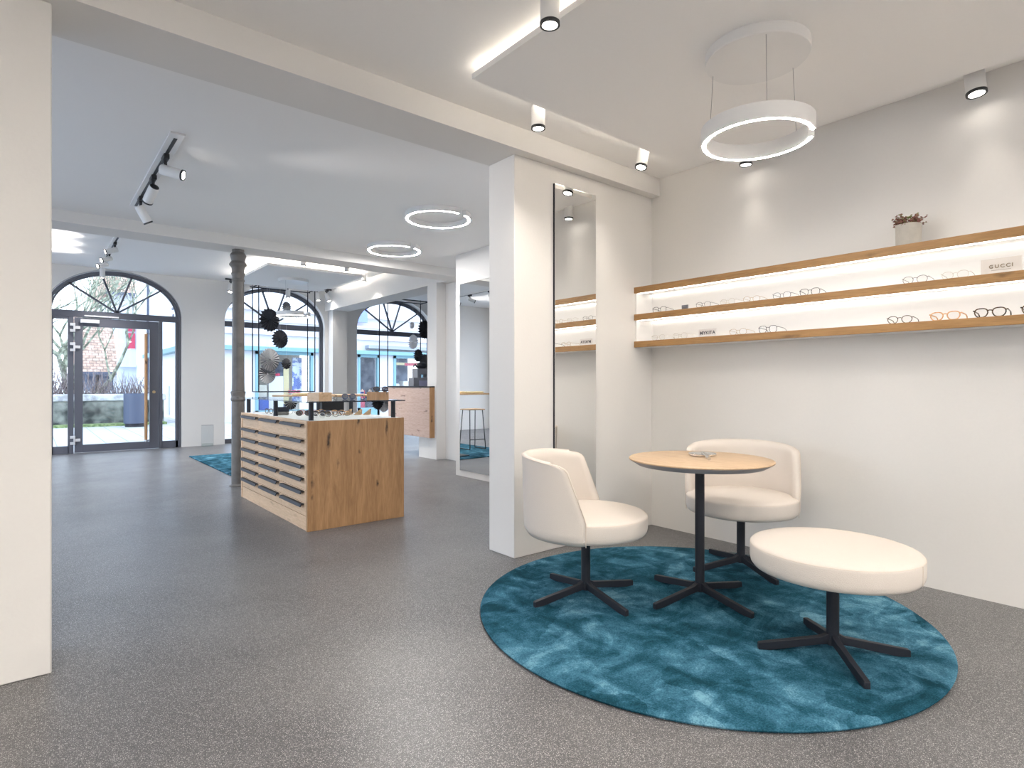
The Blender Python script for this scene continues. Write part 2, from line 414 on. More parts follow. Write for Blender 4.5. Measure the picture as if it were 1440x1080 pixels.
# ------------------------------------------------------------------ SETTING
YM = 3.03; XR = 4.02; ZN = 2.88; ZM = 2.85; ZB = 2.734; ZF = 3.19; YF = 12.36
st(bx('floor', (-3.2, 9.2, -3.8, 12.66, -.12, 0), 'floor'))
st(bx('ceiling', (-3.2, XR+.28, -3.8, 3.31, ZN, ZN+.5), 'ceil'))
st(bx('ceiling_middle', (-1.25, 5.3, 3.31, 7.05, ZM, ZM+.5), 'ceil'))
st(bx('ceiling_far', (-1.25, 9.2, 7.43, 12.66, ZF, ZF+.2), 'ceil'))
st(bx('trim_1', (-3.2, XR, 2.95, 3.31, ZB, ZN), 'wall'))              # beam over the opening
st(bx('trim_2', (-1.25, 5.3, 7.05, 7.43, ZB, 3.45), 'wall'))          # beam on the iron column
st(bx('trim_3', (4.93, 5.36, 7.43, YF, 2.76, ZF), 'wall'))            # beam running to the window wall
st(bx('trim_4', (5.0, 5.32, 12.1, YF, 0, 2.76), 'wall'))              # pilaster between the windows
st(bx('wall_near_left', (-3.2, .067, YM, 3.31, 0, ZB), 'wall', bevel=.006))
st(bx('wall_mirror', (2.52, XR, YM, 3.31, 0, ZB), 'wall', bevel=.004))
st(bx('wall_right', (XR, XR+.28, -3.8, 3.31, 0, ZN), 'wall'))
st(bx('wall_inner', (4.26, 5.3, 3.31, 6.31, 0, ZM), 'wall', bevel=.003))
st(bx('wall_recess', (5.04, 5.3, 6.31, 7.75, 0, ZB+.02), 'wall'))
st(bx('wall_pillar', (4.87, 5.36, 7.75, 8.02, 0, 2.76), 'wall', bevel=.004))
st(bx('wall_pedestal', (4.87, 5.36, 8.02, 8.28, 0, .34), 'wall'))
st(bx('wall_side_room', (5.36, 9.2, 7.55, 7.75, 0, ZF), 'wall'))
st(bx('wall_far_right', (9.0, 9.2, 7.75, 12.66, 0, ZF), 'wall'))

def wall_x(name, x0, x1, y0, y1, z1, holes):
    """wall running along Y with rectangular holes (ya, yb, za, zb)"""
    bm = BM(); y = y0
    for ya, yb, za, zb in holes:
        box(bm, x0, x1, y, ya, 0, z1)
        if za > 0: box(bm, x0, x1, ya, yb, 0, za)
        box(bm, x0, x1, ya, yb, zb, z1); y = yb
    box(bm, x0, x1, y, y1, 0, z1)
    return st(obj(name, bm, 'wall'))
wall_x('wall_left', -1.25, -1.0, 3.31, 12.66, 3.4, [(3.8, 6.9, .0, 2.7), (8.1, 12.0, .0, 2.9)])
wall_x('wall_near_side', -3.4, -3.2, -3.8, 3.31, 3.2, [])
def wall_y(name, y0, y1, x0, x1, z1, holes):
    bm = BM(); x = x0
    for xa, xb, za, zb in holes:
        box(bm, x, xa, y0, y1, 0, z1)
        if za > 0: box(bm, xa, xb, y0, y1, 0, za)
        box(bm, xa, xb, y0, y1, zb, z1); x = xb
    box(bm, x, x1, y0, y1, 0, z1)
    return st(obj(name, bm, 'wall'))
wall_y('wall_back', -4.0, -3.8, -3.4, 4.3, 3.3, [(-1.2, 1.0, .9, 2.4)])

# far wall with three arched openings (splayed reveals)
ZS = 2.42
def far_wall():
    bm = BM(); N = 28; y0, y1 = YF, YF+.30; top = ZF
    ops = [(1.18, 1.18, 1.0, .975), (3.925, 3.925, 1.0, 1.065), (6.67, 6.67, 1.0, 1.065)]   # front centre, back centre, half widths
    xs = -1.0
    for cf, cb, af, ab in ops:
        bf, bb = .762, (.745 if ab < 1 else .767)
        for y, x0_, x1_ in ((y0, xs, cf-af), (y1, xs, cb-ab)):
            vs = [bm.verts.new(p) for p in ((x0_, y, 0), (x1_, y, 0), (x1_, y, top), (x0_, y, top))]; bm.faces.new(vs)
        F = [(cf-af, 0)]+[(cf-af*math.cos(PI*i/N), ZS+bf*math.sin(PI*i/N)) for i in range(N+1)]+[(cf+af, 0)]
        B = [(cb-ab, 0)]+[(cb-ab*math.cos(PI*i/N), ZS+bb*math.sin(PI*i/N)) for i in range(N+1)]+[(cb+ab, 0)]
        for k in range(len(F)-1):
            a, b_, c, d = F[k], F[k+1], B[k+1], B[k]
            bm.faces.new([bm.verts.new(p) for p in ((a[0], y0, a[1]), (b_[0], y0, b_[1]), (c[0], y1, c[1]), (d[0], y1, d[1]))])
            if 0 < k < len(F)-2:
                bm.faces.new([bm.verts.new(p) for p in ((a[0], y0, a[1]), (b_[0], y0, b_[1]), (b_[0], y0, top), (a[0], y0, top))])
                bm.faces.new([bm.verts.new(p) for p in ((d[0], y1, d[1]), (c[0], y1, c[1]), (c[0], y1, top), (d[0], y1, top))])
        xs = cf+af if cf == cb else cf+af
    for y in (y0, y1):
        bm.faces.new([bm.verts.new(p) for p in ((xs, y, 0), (9.0, y, 0), (9.0, y, top), (xs, y, top))])
    bmesh.ops.remove_doubles(bm, verts=bm.verts[:], dist=.0004)
    return st(obj('wall_far', bm, 'wall'))
far_wall()

def arch_band(bm, cx, a_out, b_out, w, y0, y1, z0=0, n=40, zs=ZS):
    """band following side - arch - side, extruded in depth"""
    O = [(cx-a_out, z0)]+[(cx-a_out*math.cos(PI*i/n), zs+b_out*math.sin(PI*i/n)) for i in range(n+1)]+[(cx+a_out, z0)]
    a, b_ = a_out-w, b_out-w
    I = [(cx-a, z0)]+[(cx-a*math.cos(PI*i/n), zs+b_*math.sin(PI*i/n)) for i in range(n+1)]+[(cx+a, z0)]
    vs = []
    for y in (y0, y1): vs.append([[bm.verts.new((p[0], y, p[1])) for p in L_] for L_ in (O, I)])
    m = len(O)
    for k in range(m-1):
        for s in (0, 1): bm.faces.new([vs[s][0][k], vs[s][0][k+1], vs[s][1][k+1], vs[s][1][k]])
        for q in (0, 1): bm.faces.new([vs[0][q][k], vs[0][q][k+1], vs[1][q][k+1], vs[1][q][k]])
    for k in (0, m-1): bm.faces.new([vs[0][0][k], vs[0][1][k], vs[1][1][k], vs[1][0][k]])

def bar2(bm, x0, z0, x1, z1, w, y0, y1):
    d = Vector((x1-x0, 0, z1-z0)); n = Vector((-d.z, 0, d.x)).normalized()*w/2
    prism(bm, [(x0+n.x, z0+n.z), (x0-n.x, z0-n.z), (x1-n.x, z1-n.z), (x1+n.x, z1+n.z)], y0, y1)

def glazing(bm, cx, a, b_, y, z0=0.05):
    n = 24
    poly = [(cx-a, z0)]+[(cx-a*math.cos(PI*i/n), ZS+b_*math.sin(PI*i/n)) for i in range(n+1)]+[(cx+a, z0)]
    bm.faces.new([bm.verts.new((x, y, z)) for x, z in poly])

def arched(name, cx, half, yf, b_=None):
    e = bpy.data.objects.new(name, None); C.objects.link(e); e.location = (0, 0, 0); e['kind'] = 'structure'
    b_ = b_ or .742*half/.985
    bm = BM()
    arch_band(bm, cx, half, b_, .045, yf, yf+.07)
    arch_band(bm, cx, half-.048, b_-.048, .028, yf+.012, yf+.06)
    obj(name+'_frame', bm, 'frame', e)
    bm = BM(); box(bm, cx-half+.05, cx+half-.05, yf-.005, yf+.065, 2.325, 2.435); obj(name+'_transom', bm, 'frame', e, bevel=.004)
    for dx, dz in ((-.70, .50), (-.225, .69), (.225, .69), (.70, .50)):
        bm = BM(); k = half/.985; bar2(bm, cx, 2.43, cx+dx*k, 2.42+dz*k*.985, .03, yf+.012, yf+.055); obj(name+'_spoke', bm, 'frame', e)
    bm = BM(); glazing(bm, cx, half-.03, b_-.03, yf+.035); obj(name+'_glass', bm, 'pane', e)
    return e

w2 = arched('window_1', 3.925, 1.05, YF+.21, .752)
w3 = arched('window_2', 6.67, 1.05, YF+.21, .752)
for w, cx, yf in ((w2, 3.925, YF+.21), (w3, 6.67, YF+.21)):
    bm = BM(); box(bm, cx-.95, cx+.95, yf-.005, yf+.065, 0, .085); obj('window_sill', bm, 'frame', w)
d = arched('door_1', 1.18, .985, YF+.02)
yd = YF+.02
bm = BM()
for x0_, x1_ in ((.24, .29), (.485, .565), (1.82, 1.875), (2.085, 2.13)): box(bm, x0_, x1_, yd, yd+.065, 0, 2.33)
box(bm, .24, .5, yd, yd+.065, 0, .13); box(bm, 1.86, 2.13, yd, yd+.065, 0, .13); box(bm, .24, .5, yd, yd+.065, 2.28, 2.33)
obj('side_light_frame', bm, 'frame', d, bevel=.003)
bm = BM()
for b4 in ((.575, .69, .01, 2.315), (1.67, 1.812, .01, 2.315), (.69, 1.67, 2.17, 2.315), (.69, 1.67, .01, .14)):
    box(bm, b4[0], b4[1], yd-.012, yd+.055, b4[2], b4[3])
leaf = obj('door_leaf', bm, 'frame', d, bevel=.003)
bm = BM(); box(bm, .69, 1.67, yd+.015, yd+.025, .14, 2.17)
obj('door_pane', bm, 'pane', leaf)
bm = BM(); cyl(bm, (1.60, yd-.10, .18), (1.60, yd-.10, 2.08), .026, seg=14); o = obj('pull_bar', bm, 'oak_side', leaf); o['label'] = 'tall round wooden pull bar'
bm = BM()
for z in (.16, 2.09): cyl(bm, (1.60, yd-.10, z-.02), (1.60, yd-.10, z+.02), .022, seg=12); cyl(bm, (1.60, yd-.10, z), (1.66, yd-.01, z), .011, seg=8)
obj('pull_bar_mount', bm, 'chrome', leaf)
bm = BM(); cyl(bm, (1.735, yd-.012, 1.035), (1.735, yd-.03, 1.035), .026); cyl(bm, (1.735, yd-.03, 1.035), (1.735, yd-.06, 1.035), .014, .022); obj('door_knob', bm, 'brass', leaf)
bm = BM(); box(bm, .655, .92, yd-.06, yd-.012, 2.225, 2.285); obj('door_closer', bm, 'silver', leaf, bevel=.004)
bm = BM(); box(bm, .71, 1.20, yd-.045, yd-.01, 2.335, 2.36); obj('closer_arm', bm, 'silver', leaf, bevel=.003)
for z in (2.14, 1.81, .225):
    bm = BM(); box(bm, .515, .575, yd-.03, yd+0, z+.03, z+.075); box(bm, .515, .575, yd-.03, yd+0, z-.075, z-.03)
    box(bm, .56, .585, yd-.045, yd-.01, z-.075, z+.075); box(bm, .585, .655, yd-.035, yd-.012, z-.025, z+.025)
    obj('door_hinge', bm, 'silver', leaf, bevel=.003)
for o in list(d.children)+list(w2.children)+list(w3.children): o['kind'] = 'structure'

# plain windows in the unseen left and back walls (daylight comes in through them)
def plain_window(name, axis, a0, a1, z0, z1, p):
    bm = BM(); w = .06
    rects = [(a0, a0+w, z0, z1), (a1-w, a1, z0, z1), (a0+w, a1-w, z0, z0+w), (a0+w, a1-w, z1-w, z1), ((a0+a1)/2-w/2, (a0+a1)/2+w/2, z0+w, z1-w)]
    for q in rects:
        if axis == 'y': box(bm, p-.03, p+.03, q[0], q[1], q[2], q[3])
        else: box(bm, q[0], q[1], p-.03, p+.03, q[2], q[3])
    return st(obj(name, bm, 'frame'))
plain_window('window_3', 'y', 3.8, 6.9, 0, 2.7, -1.12)
plain_window('window_4', 'y', 8.1, 12.0, 0, 2.9, -1.12)
plain_window('window_5', 'x', -1.2, 1.0, .9, 2.4, -3.9)

# hanging ceiling panels with a lit gap above
def panel(name, x0, x1, y0, y1, zc, gap, th, m_led='cove_led', edges='lf'):
    e = bpy.data.objects.new(name, None); C.objects.link(e); e['kind'] = 'structure'
    zb = zc-gap-th
    st(bx('panel_board', (x0, x1, y0, y1, zb, zb+th), 'ceil', e))
    st(bx('panel_core', (x0+.35, x1-.35, y0+.35, y1-.35, zb+th, zc), 'ceil', e))
    i = .12
    if 'l' in edges: st(bx('led_strip', (x0+i, x0+i+.012, y0+i, y1-i, zb+th, zb+th+.012), m_led, e))
    if 'r' in edges: st(bx('led_strip', (x1-i-.012, x1-i, y0+i, y1-i, zb+th, zb+th+.012), m_led, e))
    if 'f' in edges: st(bx('led_strip', (x0+.04, x1-.04, y1-.052, y1-.04, zb+th, zb+th+.012), 'cove_edge', e))
    if 'n' in edges: st(bx('led_strip', (x0+i+.02, x1-i-.02, y0+i, y0+i+.012, zb+th, zb+th+.012), m_led, e))
    return e
M['cove_edge'] = emis('cove_led_edge', (1, .93, .82), 12)
M['cove_soft'] = emis('cove_led_soft', (1, .93, .82), 8)
panel('trim_5', 1.81, 3.78, -.6, 2.53, ZN, .05, .03, 'cove_soft', 'lf')
panel('trim_6', 2.87, 4.5, 9.52, 11.6, ZF, .10, .04, 'cove_led', 'lrn')
ZP = 2.80

# ------------------------------------------------------------------ WALL SHELF
def shelf():
    t = thing('wall_shelf', 'long backlit wall shelf of three white boards with oak front edges', 'shelf', (XR, 1.0, 1.477))
    y0, y1 = -2.3+0, 2.03     # local y, ends on the mirror wall
    X0 = -.235
    for i, z in enumerate((0, .2195, .439)):
        b_ = bx('shelf_board', (X0+.022, 0, y0, y1, z+.004, z+.047), 'white', t)
        o = bx('edge_lip', (X0, X0+.022, y0, y1, z, z+.048), 'oak_shelf', b_, bevel=.0015); o['label'] = 'oak front edge'
        if i:
            bx('led_strip', (X0+.03, X0+.045, y0+.02, y1-.02, z-.004, z+.004), 'shelf_led', b_)
            bx('led_strip', (-.02, -.008, y0+.02, y1-.02, z-.004, z+.004), 'shelf_led', b_)
    bx('back_panel', (-.006, 0, y0, y1, .047, .443), 'white', t)
    bx('end_panel', (X0+.02, 0, y1-.008, y1, .047, .443), 'white', t)
    return t
shelf()

# ------------------------------------------------------------------ SPECTACLES
def rim_pts(cx, cz, w, h, n=22, sq=2.4, drop=0.0):
    out = []
    for i in range(n):
        a = 2*PI*i/n; c, s = math.cos(a), math.sin(a)
        x = w/2*math.copysign(abs(c)**(2/sq), c); z = h/2*math.copysign(abs(s)**(2/sq), s)
        if z < 0: x *= 1-drop*(-z/(h/2))
        out.append((cx+x, 0, cz+z))
    return out

def glasses(label, m, r=.0016, w=.050, h=.042, sq=2.4, drop=.12, lens='lens', group=None, temple=None, folded=False):
    t = thing('eyeglasses', label, 'glasses', group=group)
    bm = BM(); cz = h/2+r; gap = .018; cxr = gap/2+w/2
    for s in (-1, 1): tube(bm, rim_pts(s*cxr, cz, w, h, 22, sq, drop), r, 6, closed=True)
    tube(bm, [(-gap/2-.003, 0, cz+h*.18), (-gap/4, -.002, cz+h*.27), (gap/4, -.002, cz+h*.27), (gap/2+.003, 0, cz+h*.18)], r, 6)
    for s in (-1, 1): tube(bm, [(s*(cxr+w/2-.002), 0, cz+h*.22), (s*(cxr+w/2+.004), .001, cz+h*.28), (s*(cxr+w/2+.006), .008, cz+h*.28)], r*1.15, 6)
    obj('frame', bm, m, t)
    for s in (-1, 1):
        bm = BM(); x = s*(cxr+w/2+.005)
        if folded: tube(bm, [(x, .006, cz+h*.28), (x*.7, .012+.004*s, cz+h*.28), (-x*.55, .014+.006*s, cz+h*.2), (-x*.9, .014+.006*s, cz-.01)], r, 6)
        else: tube(bm, [(x, .006, cz+h*.28), (x*.99, .05, cz+h*.24), (x*.97, .095, cz+h*.18), (x*.95, .115, cz), (x*.94, .132, .003)], r, 6)
        obj('temple', bm, temple or m, t)
        bm = BM(); bm.faces.new([bm.verts.new(p) for p in rim_pts(s*cxr, cz, w-r, h-r, 22, sq, drop)])
        obj('lens', bm, lens, t)
    return t

def place(o, x, y, z, rz, label=None, sc=1, rx=0):
    o.location = (x, y, z); o.rotation_euler = (rx, 0, rz); o.scale = (sc, sc, sc)
    if label: o['label'] = label
    return o
G = 'eyeglasses on the backlit wall shelf'
protos = {}
def pair(kind, label, group, *a, **k):
    spec = dict(dark=('tort', .0020, .048, .040, 2.3, .2), wire=('gun', .0013, .050, .042, 2.3, .1), goldw=('gold', .0013, .050, .040, 2.3, .1),
                darkwire=('gun', .0018, .050, .044, 3.0, .1), amber=('amber', .0030, .054, .042, 2.8, .22), clear=('clearfr', .0014, .050, .042, 2.3, .1),
                bold=('tort', .0030, .052, .044, 2.7, .22), sun=('blue', .0028, .054, .042, 2.7, .2), red=('red', .0026, .050, .040, 2.6, .2), brownsun=('tort', .0028, .054, .044, 2.6, .2))[kind]
    if kind not in protos:
        protos[kind] = o = glasses(label, spec[0], *spec[1:6], lens='lens_dark' if 'sun' in kind else 'lens')
    else: o = copy_tree(protos[kind])
    o['group'] = group
    return place(o, a[0], a[1], a[2], a[3], label, **k)
zU, zL = 1.7445, 1.525
up = [(2.82, 'darkwire', 'dark square eyeglasses nearest the corner on the middle shelf board'),
      (2.43, 'wire', 'thin grey wire eyeglasses just right of the small grey card on the middle board'),
      (2.235, 'clear', 'nearly colourless eyeglasses, second pair right of the tiny grey card'),
      (2.055, 'goldw', 'fine gold wire eyeglasses between a clear and a grey wire pair, middle board'),
      (1.845, 'wire', 'grey wire eyeglasses beside the half rimmed pair on the middle board'),
      (1.665, 'darkwire', 'half dark eyeglasses with a long black temple at mid length of the middle board'),
      (1.09, 'wire', 'thin grey round eyeglasses below the potted succulent on the middle board'),
      (.905, 'clear', 'barely visible clear eyeglasses next to the frosted brand sign')]
lo = [(2.83, 'clear', 'faint clear eyeglasses at the corner end of the bottom board'), (2.63, 'clear', 'faint clear eyeglasses left of the white name card on the bottom board'),
      (2.155, 'goldw', 'light brown eyeglasses right of the white name card on the bottom board'),
      (1.94, 'darkwire', 'black square eyeglasses right of the light brown pair on the bottom board'),
      (1.165, 'dark', 'small dark round eyeglasses, left of the amber pair on the bottom board'),
      (.95, 'amber', 'amber acetate eyeglasses with clear lenses on the bottom board'),
      (.757, 'bold', 'dark brown eyeglasses right of the amber pair on the bottom board'),
      (.565, 'bold', 'thick dark eyeglasses cut off by the picture edge on the bottom board')]
for y, k, lb in up: pair(k, lb, G, 3.84, y, zU, -PI/2+random.Random(y).uniform(-.12, .12))
for y, k, lb in lo: pair(k, lb, G, 3.84, y, zL, -PI/2+random.Random(y).uniform(-.12, .12), sc=1.05)

def sign(name, label, x, y, z, w, h, txt, size, m, mt, space=1.0):
    t = thing(name, label, 'sign', (x, y, z))
    bm = BM(); box(bm, -.004, .004, -w/2, w/2, 0, h); obj('plate', bm, m, t, bevel=.001)
    if txt: text_mesh('lettering', txt, size, mt, t, Matrix.Translation((-.0048, 0, h*.52)) @ Matrix.Rotation(-PI/2, 4, 'Z') @ Matrix.Rotation(PI/2, 4, 'X'), space=space)
    return t
s = sign('brand_sign', 'frosted grey block sign with dark spaced capitals at the right of the middle board', 3.87, .718, zU-.0005, .165, .088, 'GUCCI', .026, 'sign', 'letter', 1.35)
bm = BM(); box(bm, -.0048, -.004, -.04, .04, .026, .0275); obj('underline', bm, 'letter', s)
sign('name_card', 'small white card with grey capitals MYKITA on the bottom board', 3.85, 2.40, zL-.0005, .145, .062, 'MYKITA', .036, 'sign2', 'letter2')
s = sign('grey_card', 'tiny grey upright card on the middle board near the corner', 3.86, 2.60, zU-.0005, .055, .040, '', .02, 'grey_box', 'letter2')
bm = BM(); box(bm, -.005, -.004, -.016, .016, .012, .015); box(bm, -.005, -.004, -.02, .02, .02, .023); obj('print', bm, 'letter2', s)

# succulent in pot on the top board
def plant():
    rnd = random.Random(5)
    t = thing('potted_succulent', 'reddish trailing succulent in a pale concrete pot on the top board', 'plant', (3.885, 1.135, 1.9655))
    bm = BM(); lathe(bm, [(0, 0), (.058, 0), (.062, .005), (.064, .125), (.060, .128), (.056, .125), (.055, .11), (0, .11)], 36); obj('pot', bm, 'concrete', t)
    bm = BM(); lathe(bm, [(0, .116), (.055, .114), (.055, .111), (0, .111)], 20); obj('soil', bm, 'taupe', t)
    def leafblob(bm, p, s):
        m_ = Matrix.Translation(p) @ Matrix.Rotation(rnd.uniform(0, 6.28), 4, 'Z') @ Matrix.Rotation(rnd.uniform(-.9, .9), 4, 'X') @ Matrix.Diagonal((s, s*.75, s*.42, 1))
        bmesh.ops.create_icosphere(bm, subdivisions=1, radius=1, matrix=m_)
    def stems(n, mleaf, name, rr, hh, sp):
        bm = BM(); bs = BM()
        for i in range(n):
            a = rnd.uniform(0, 2*PI); r = rnd.uniform(.2, 1)*.050
            b0 = Vector((math.cos(a)*r, math.sin(a)*r, .112))
            out = rnd.uniform(*sp); hgt = rnd.uniform(*hh)
            p1 = b0+Vector((math.cos(a)*out*.5, math.sin(a)*out*.5, hgt)); p2 = b0+Vector((math.cos(a)*out, math.sin(a)*out, hgt*.55 if out > .05 else hgt*1.3))
            tube(bs, [b0, p1, p2], .0016, 4)
            for k in range(7):
                f = .25+k*.125; q = b0.lerp(p1, f*2) if f < .5 else p1.lerp(p2, f*2-1)
                leafblob(bm, q+Vector([rnd.uniform(-.007, .007) for _ in range(3)]), rnd.uniform(.0045, .0085))
        s_ = obj('stem', bs, 'leaf_green', t); obj(name, bm, mleaf, s_)
    stems(85, 'leaf_red', 'leaves', 1, (.012, .042), (.0, .050))
    stems(6, 'leaf_green', 'leaves', 1, (.04, .062), (.0, .02))
    return t
plant()

# ------------------------------------------------------------------ ROUND RUG, TABLE, CHAIRS
bm = BM(); lathe(bm, [(0, 0), (1.09, 0), (1.112, .004), (1.115, .011), (1.105, .018), (1.08, .020), (.6, .020), (0, .020)], 128)
o = obj('round_rug', bm, 'rug', loc=(2.69, 1.77, 0)); tag(o, 'large round teal plush rug with brushed pile under the seating group', 'rug')

def star_base(t, post_top, L_=.335, ang=0, z=0.0, post_r=.025):
    bm = BM(); cyl(bm, (0, 0, .035), (0, 0, post_top), post_r, seg=28); obj('post', bm, 'anth', t)
    for k in range(4):
        bm = BM(); a = ang+k*PI/2
        # tapered blade leg: rises towards the hub
        w = .013
        pr = [(.012, .040), (.012, .088), (.05, .070), (L_-.005, .030), (L_, .026), (L_, .000), (L_-.05, .0), (.07, .034)]
        m_ = Matrix.Rotation(a, 4, 'Z')
        A = [bm.verts.new(m_ @ Vector((x, -w*(1 if x < .1 else .85), z_))) for x, z_ in pr]; B = [bm.verts.new(m_ @ Vector((x, w*(1 if x < .1 else .85), z_))) for x, z_ in pr]
        bm.faces.new(A); bm.faces.new(B[::-1])
        for i in range(len(pr)): bm.faces.new([A[i], B[i], B[(i+1) % len(pr)], A[(i+1) % len(pr)]])
        obj('leg', bm, 'anth', t, bevel=.002)
ZR = .020

def seat_disc(t, r=.333, z0=.352, z1=.462):
    bm = BM()
    lathe(bm, [(0, z0), (r-.045, z0), (r-.014, z0+.008), (r-.004, z0+.022), (r, z0+.04), (r, z1-.018), (r-.0015, z1-.010), (r-.008, z1-.002), (r-.025, z1+.004), (r*.75, z1+.011), (r*.4, z1+.015), (0, z1+.016)], 72)
    s_ = obj('seat', bm, 'fabric', t, smooth=1.0)
    bm = BM(); tube(bm, [((r-.003)*math.cos(2*PI*i/72), (r-.003)*math.sin(2*PI*i/72), z1-.009) for i in range(72)], .0018, 5, closed=True)
    obj('piping', bm, 'seam', s_)
    bm = BM(); cyl(bm, (0, 0, z0-.012), (0, 0, z0+.004), .085, seg=28); obj('seat_plate', bm, 'anth', t)
    return s_

def shell_back(t, r=.338, th=.050, z0=.352, z1=.775, half0=R(97), half1=R(79)):
    """curved upholstered backrest whose front edges lean backwards; opens towards +X"""
    bm = BM(); NU, NV = 56, 18
    def hw(v):      # half width of the wrap at height fraction v
        zseat = .3
        if v < zseat: return half0
        f = (v-zseat)/(1-zseat)
        base = half0+(half1-half0)*f
        rc = .13
        if f > 1-rc:   # rounded upper corners
            g = (f-(1-rc))/rc; base -= R(13)*(1-math.sqrt(max(0, 1-g*g)))
        return base
    outer, inner = [], []
    for j in range(NV+1):
        v = j/NV; v = 1-(1-v)**1.35
        ro, ri = [], []
        for i in range(NU+1):
            u = -1+2*i/NU
            a = PI+u*hw(v)
            zz = z0+(z1-z0)*v + .0
            lean = .012*v
            zt = zz - (.022*(abs(u)**2.2))*v
            endt = min(1, (1-abs(u))*NU/2.2) ; thk = th*(.55+.45*math.sqrt(endt)) if endt < 1 else th
            tt = thk*(1 if v < .9 else 1-.35*((v-.9)/.1)**2)
            rb = .02*max(0, 1-v/.08)
            ro.append(bm.verts.new(((r+lean-rb-(th-thk)*.4)*math.cos(a), (r+lean-rb-(th-thk)*.4)*math.sin(a), zt)))
            ri.append(bm.verts.new(((r+lean-tt)*math.cos(a), (r+lean-tt)*math.sin(a), zt)))
        outer.append(ro); inner.append(ri)
    # crest: a row of slightly raised verts between outer and inner
    crest = [bm.verts.new(((o_.co+i_.co)/2+Vector((0, 0, .010)))) for o_, i_ in zip(outer[-1], inner[-1])]
    for G_, fl in ((outer, 0), (inner, 1)):
        for j in range(NV):
            for i in range(NU): bm.faces.new([G_[j][i], G_[j][i+1], G_[j+1][i+1], G_[j+1][i]])
    for i in range(NU):
        bm.faces.new([outer[-1][i], outer[-1][i+1], crest[i+1], crest[i]]); bm.faces.new([crest[i], crest[i+1], inner[-1][i+1], inner[-1][i]])
        bm.faces.new([outer[0][i], outer[0][i+1], inner[0][i+1], inner[0][i]])
    for k in (0, NU):
        for j in range(NV): bm.faces.new([outer[j][k], outer[j+1][k], inner[j+1][k], inner[j][k]])
        bm.faces.new([outer[-1][k], crest[k], inner[-1][k]])
    b_ = obj('backrest', bm, 'fabric', t, smooth=1.35)
    # piping along the outer rim
    bm = BM(); pts = [outer_pt for outer_pt in []]
    for j in range(NV+1):
        v = j/NV; v = 1-(1-v)**1.35; a = PI-hw(v); rr = r+.012*v-th*.18+.0015
        pts.append((rr*math.cos(a), rr*math.sin(a), z0+(z1-z0)*v-.022*v))
    for i in range(1, NU):
        u = -1+2*i/NU; a = PI+u*hw(1); rr = r+.013
        pts.append((rr*math.cos(a), rr*math.sin(a), z1-.022*(abs(u)**2.2)))
    for j in range(NV, -1, -1):
        v = j/NV; v = 1-(1-v)**1.35; a = PI+hw(v); rr = r+.012*v-th*.18+.0015
        pts.append((rr*math.cos(a), rr*math.sin(a), z0+(z1-z0)*v-.022*v))
    tube(bm, pts, .0022, 5); obj('piping', bm, 'seam', b_)
    return b_

def chair(label, x, y, face, legang):
    t = thing('swivel_chair', label, 'chair', (x, y, ZR), face, 'cream swivel chairs at the small round table')
    star_base(t, .342, .335, legang-face); seat_disc(t); shell_back(t)
    return t
chair('cream tub chair with its rounded back turned to us, left of the round table', 2.35, 2.213, R(-53.5), R(-9))
chair('cream tub chair facing us behind the round table, by the right wall', 3.464, 1.925, R(207), R(65))
t = thing('upholstered_stool', 'round cream upholstered stool without back, nearest to us on the rug', 'stool', (2.676, 1.064, ZR))
star_base(t, .342, .31, R(43.7)); s_ = seat_disc(t)
bm = BM()
for a in (R(-91.5),): tube(bm, [(.3335*math.cos(a), .3335*math.sin(a), .375), (.3335*math.cos(a), .3335*math.sin(a), .452)], .0014, 4)
obj('side_seam', bm, 'seam', s_)

t = thing('round_table', 'small round bistro table with light oak top on a dark star base', 'table', (2.81, 1.80, ZR))
star_base(t, .722, .335, R(-9))
bm = BM(); lathe(bm, [(0, .745), (.374, .745), (.378, .749), (.377, .753), (.374, .755), (0, .755)], 96); obj('tabletop', bm, 'oak_top', t)
bm = BM(); lathe(bm, [(0, .720), (.335, .720), (.376, .7452), (0, .7452)], 96); obj('underside_bevel', bm, 'tabgrey', t)
bm = BM(); cyl(bm, (0, 0, .708), (0, 0, .7205), .10, seg=28); obj('top_plate', bm, 'anth', t)

t = thing('hand_mirror', 'small round chrome hand mirror lying on the oak bistro table', 'mirror', (2.93, 1.86, ZR+.7555))
bm = BM(); lathe(bm, [(0, 0), (.070, 0), (.076, .004), (.076, .012), (.072, .015), (.066, .014), (0, .014)], 48); obj('rim', bm, 'chrome', t)
bm = BM(); lathe(bm, [(0, .0145), (.065, .0145)], 48); obj('mirror_face', bm, 'mirror', t)
bm = BM(); dv = Vector((2.70-2.93, 1.66-1.86, 0)).normalized()
tube(bm, [dv*.0+Vector((0, 0, .02)), dv*.07+Vector((0, 0, .02)), dv*.16+Vector((0, 0, .014)), dv*.225+Vector((0, 0, .011))], [.006, .008, .009, .010], 10); obj('handle', bm, 'chrome', t)

# ------------------------------------------------------------------ wall mirrors
t = thing('wall_mirror', 'tall narrow frameless mirror on the wall behind the tub chair', 'mirror', (3.095, YM, .30))
bx('mirror_glass', (-.213, .213, -.020, -.014, 0, 2.31), 'mirror', t); bx('mirror_backing', (-.215, .215, -.014, 0, -.002, 2.312), 'anth', t)
t = thing('wall_mirror', 'full length mirror in the white wall beside the passage, reflecting a bar stool', 'mirror', (4.26, 5.3, .08))
bx('mirror_glass', (-.010, -.005, -.9, .905, 0, 2.38), 'mirror', t); bx('mirror_backing', (-.005, 0, -.902, .907, -.002, 2.382), 'tabgrey', t)

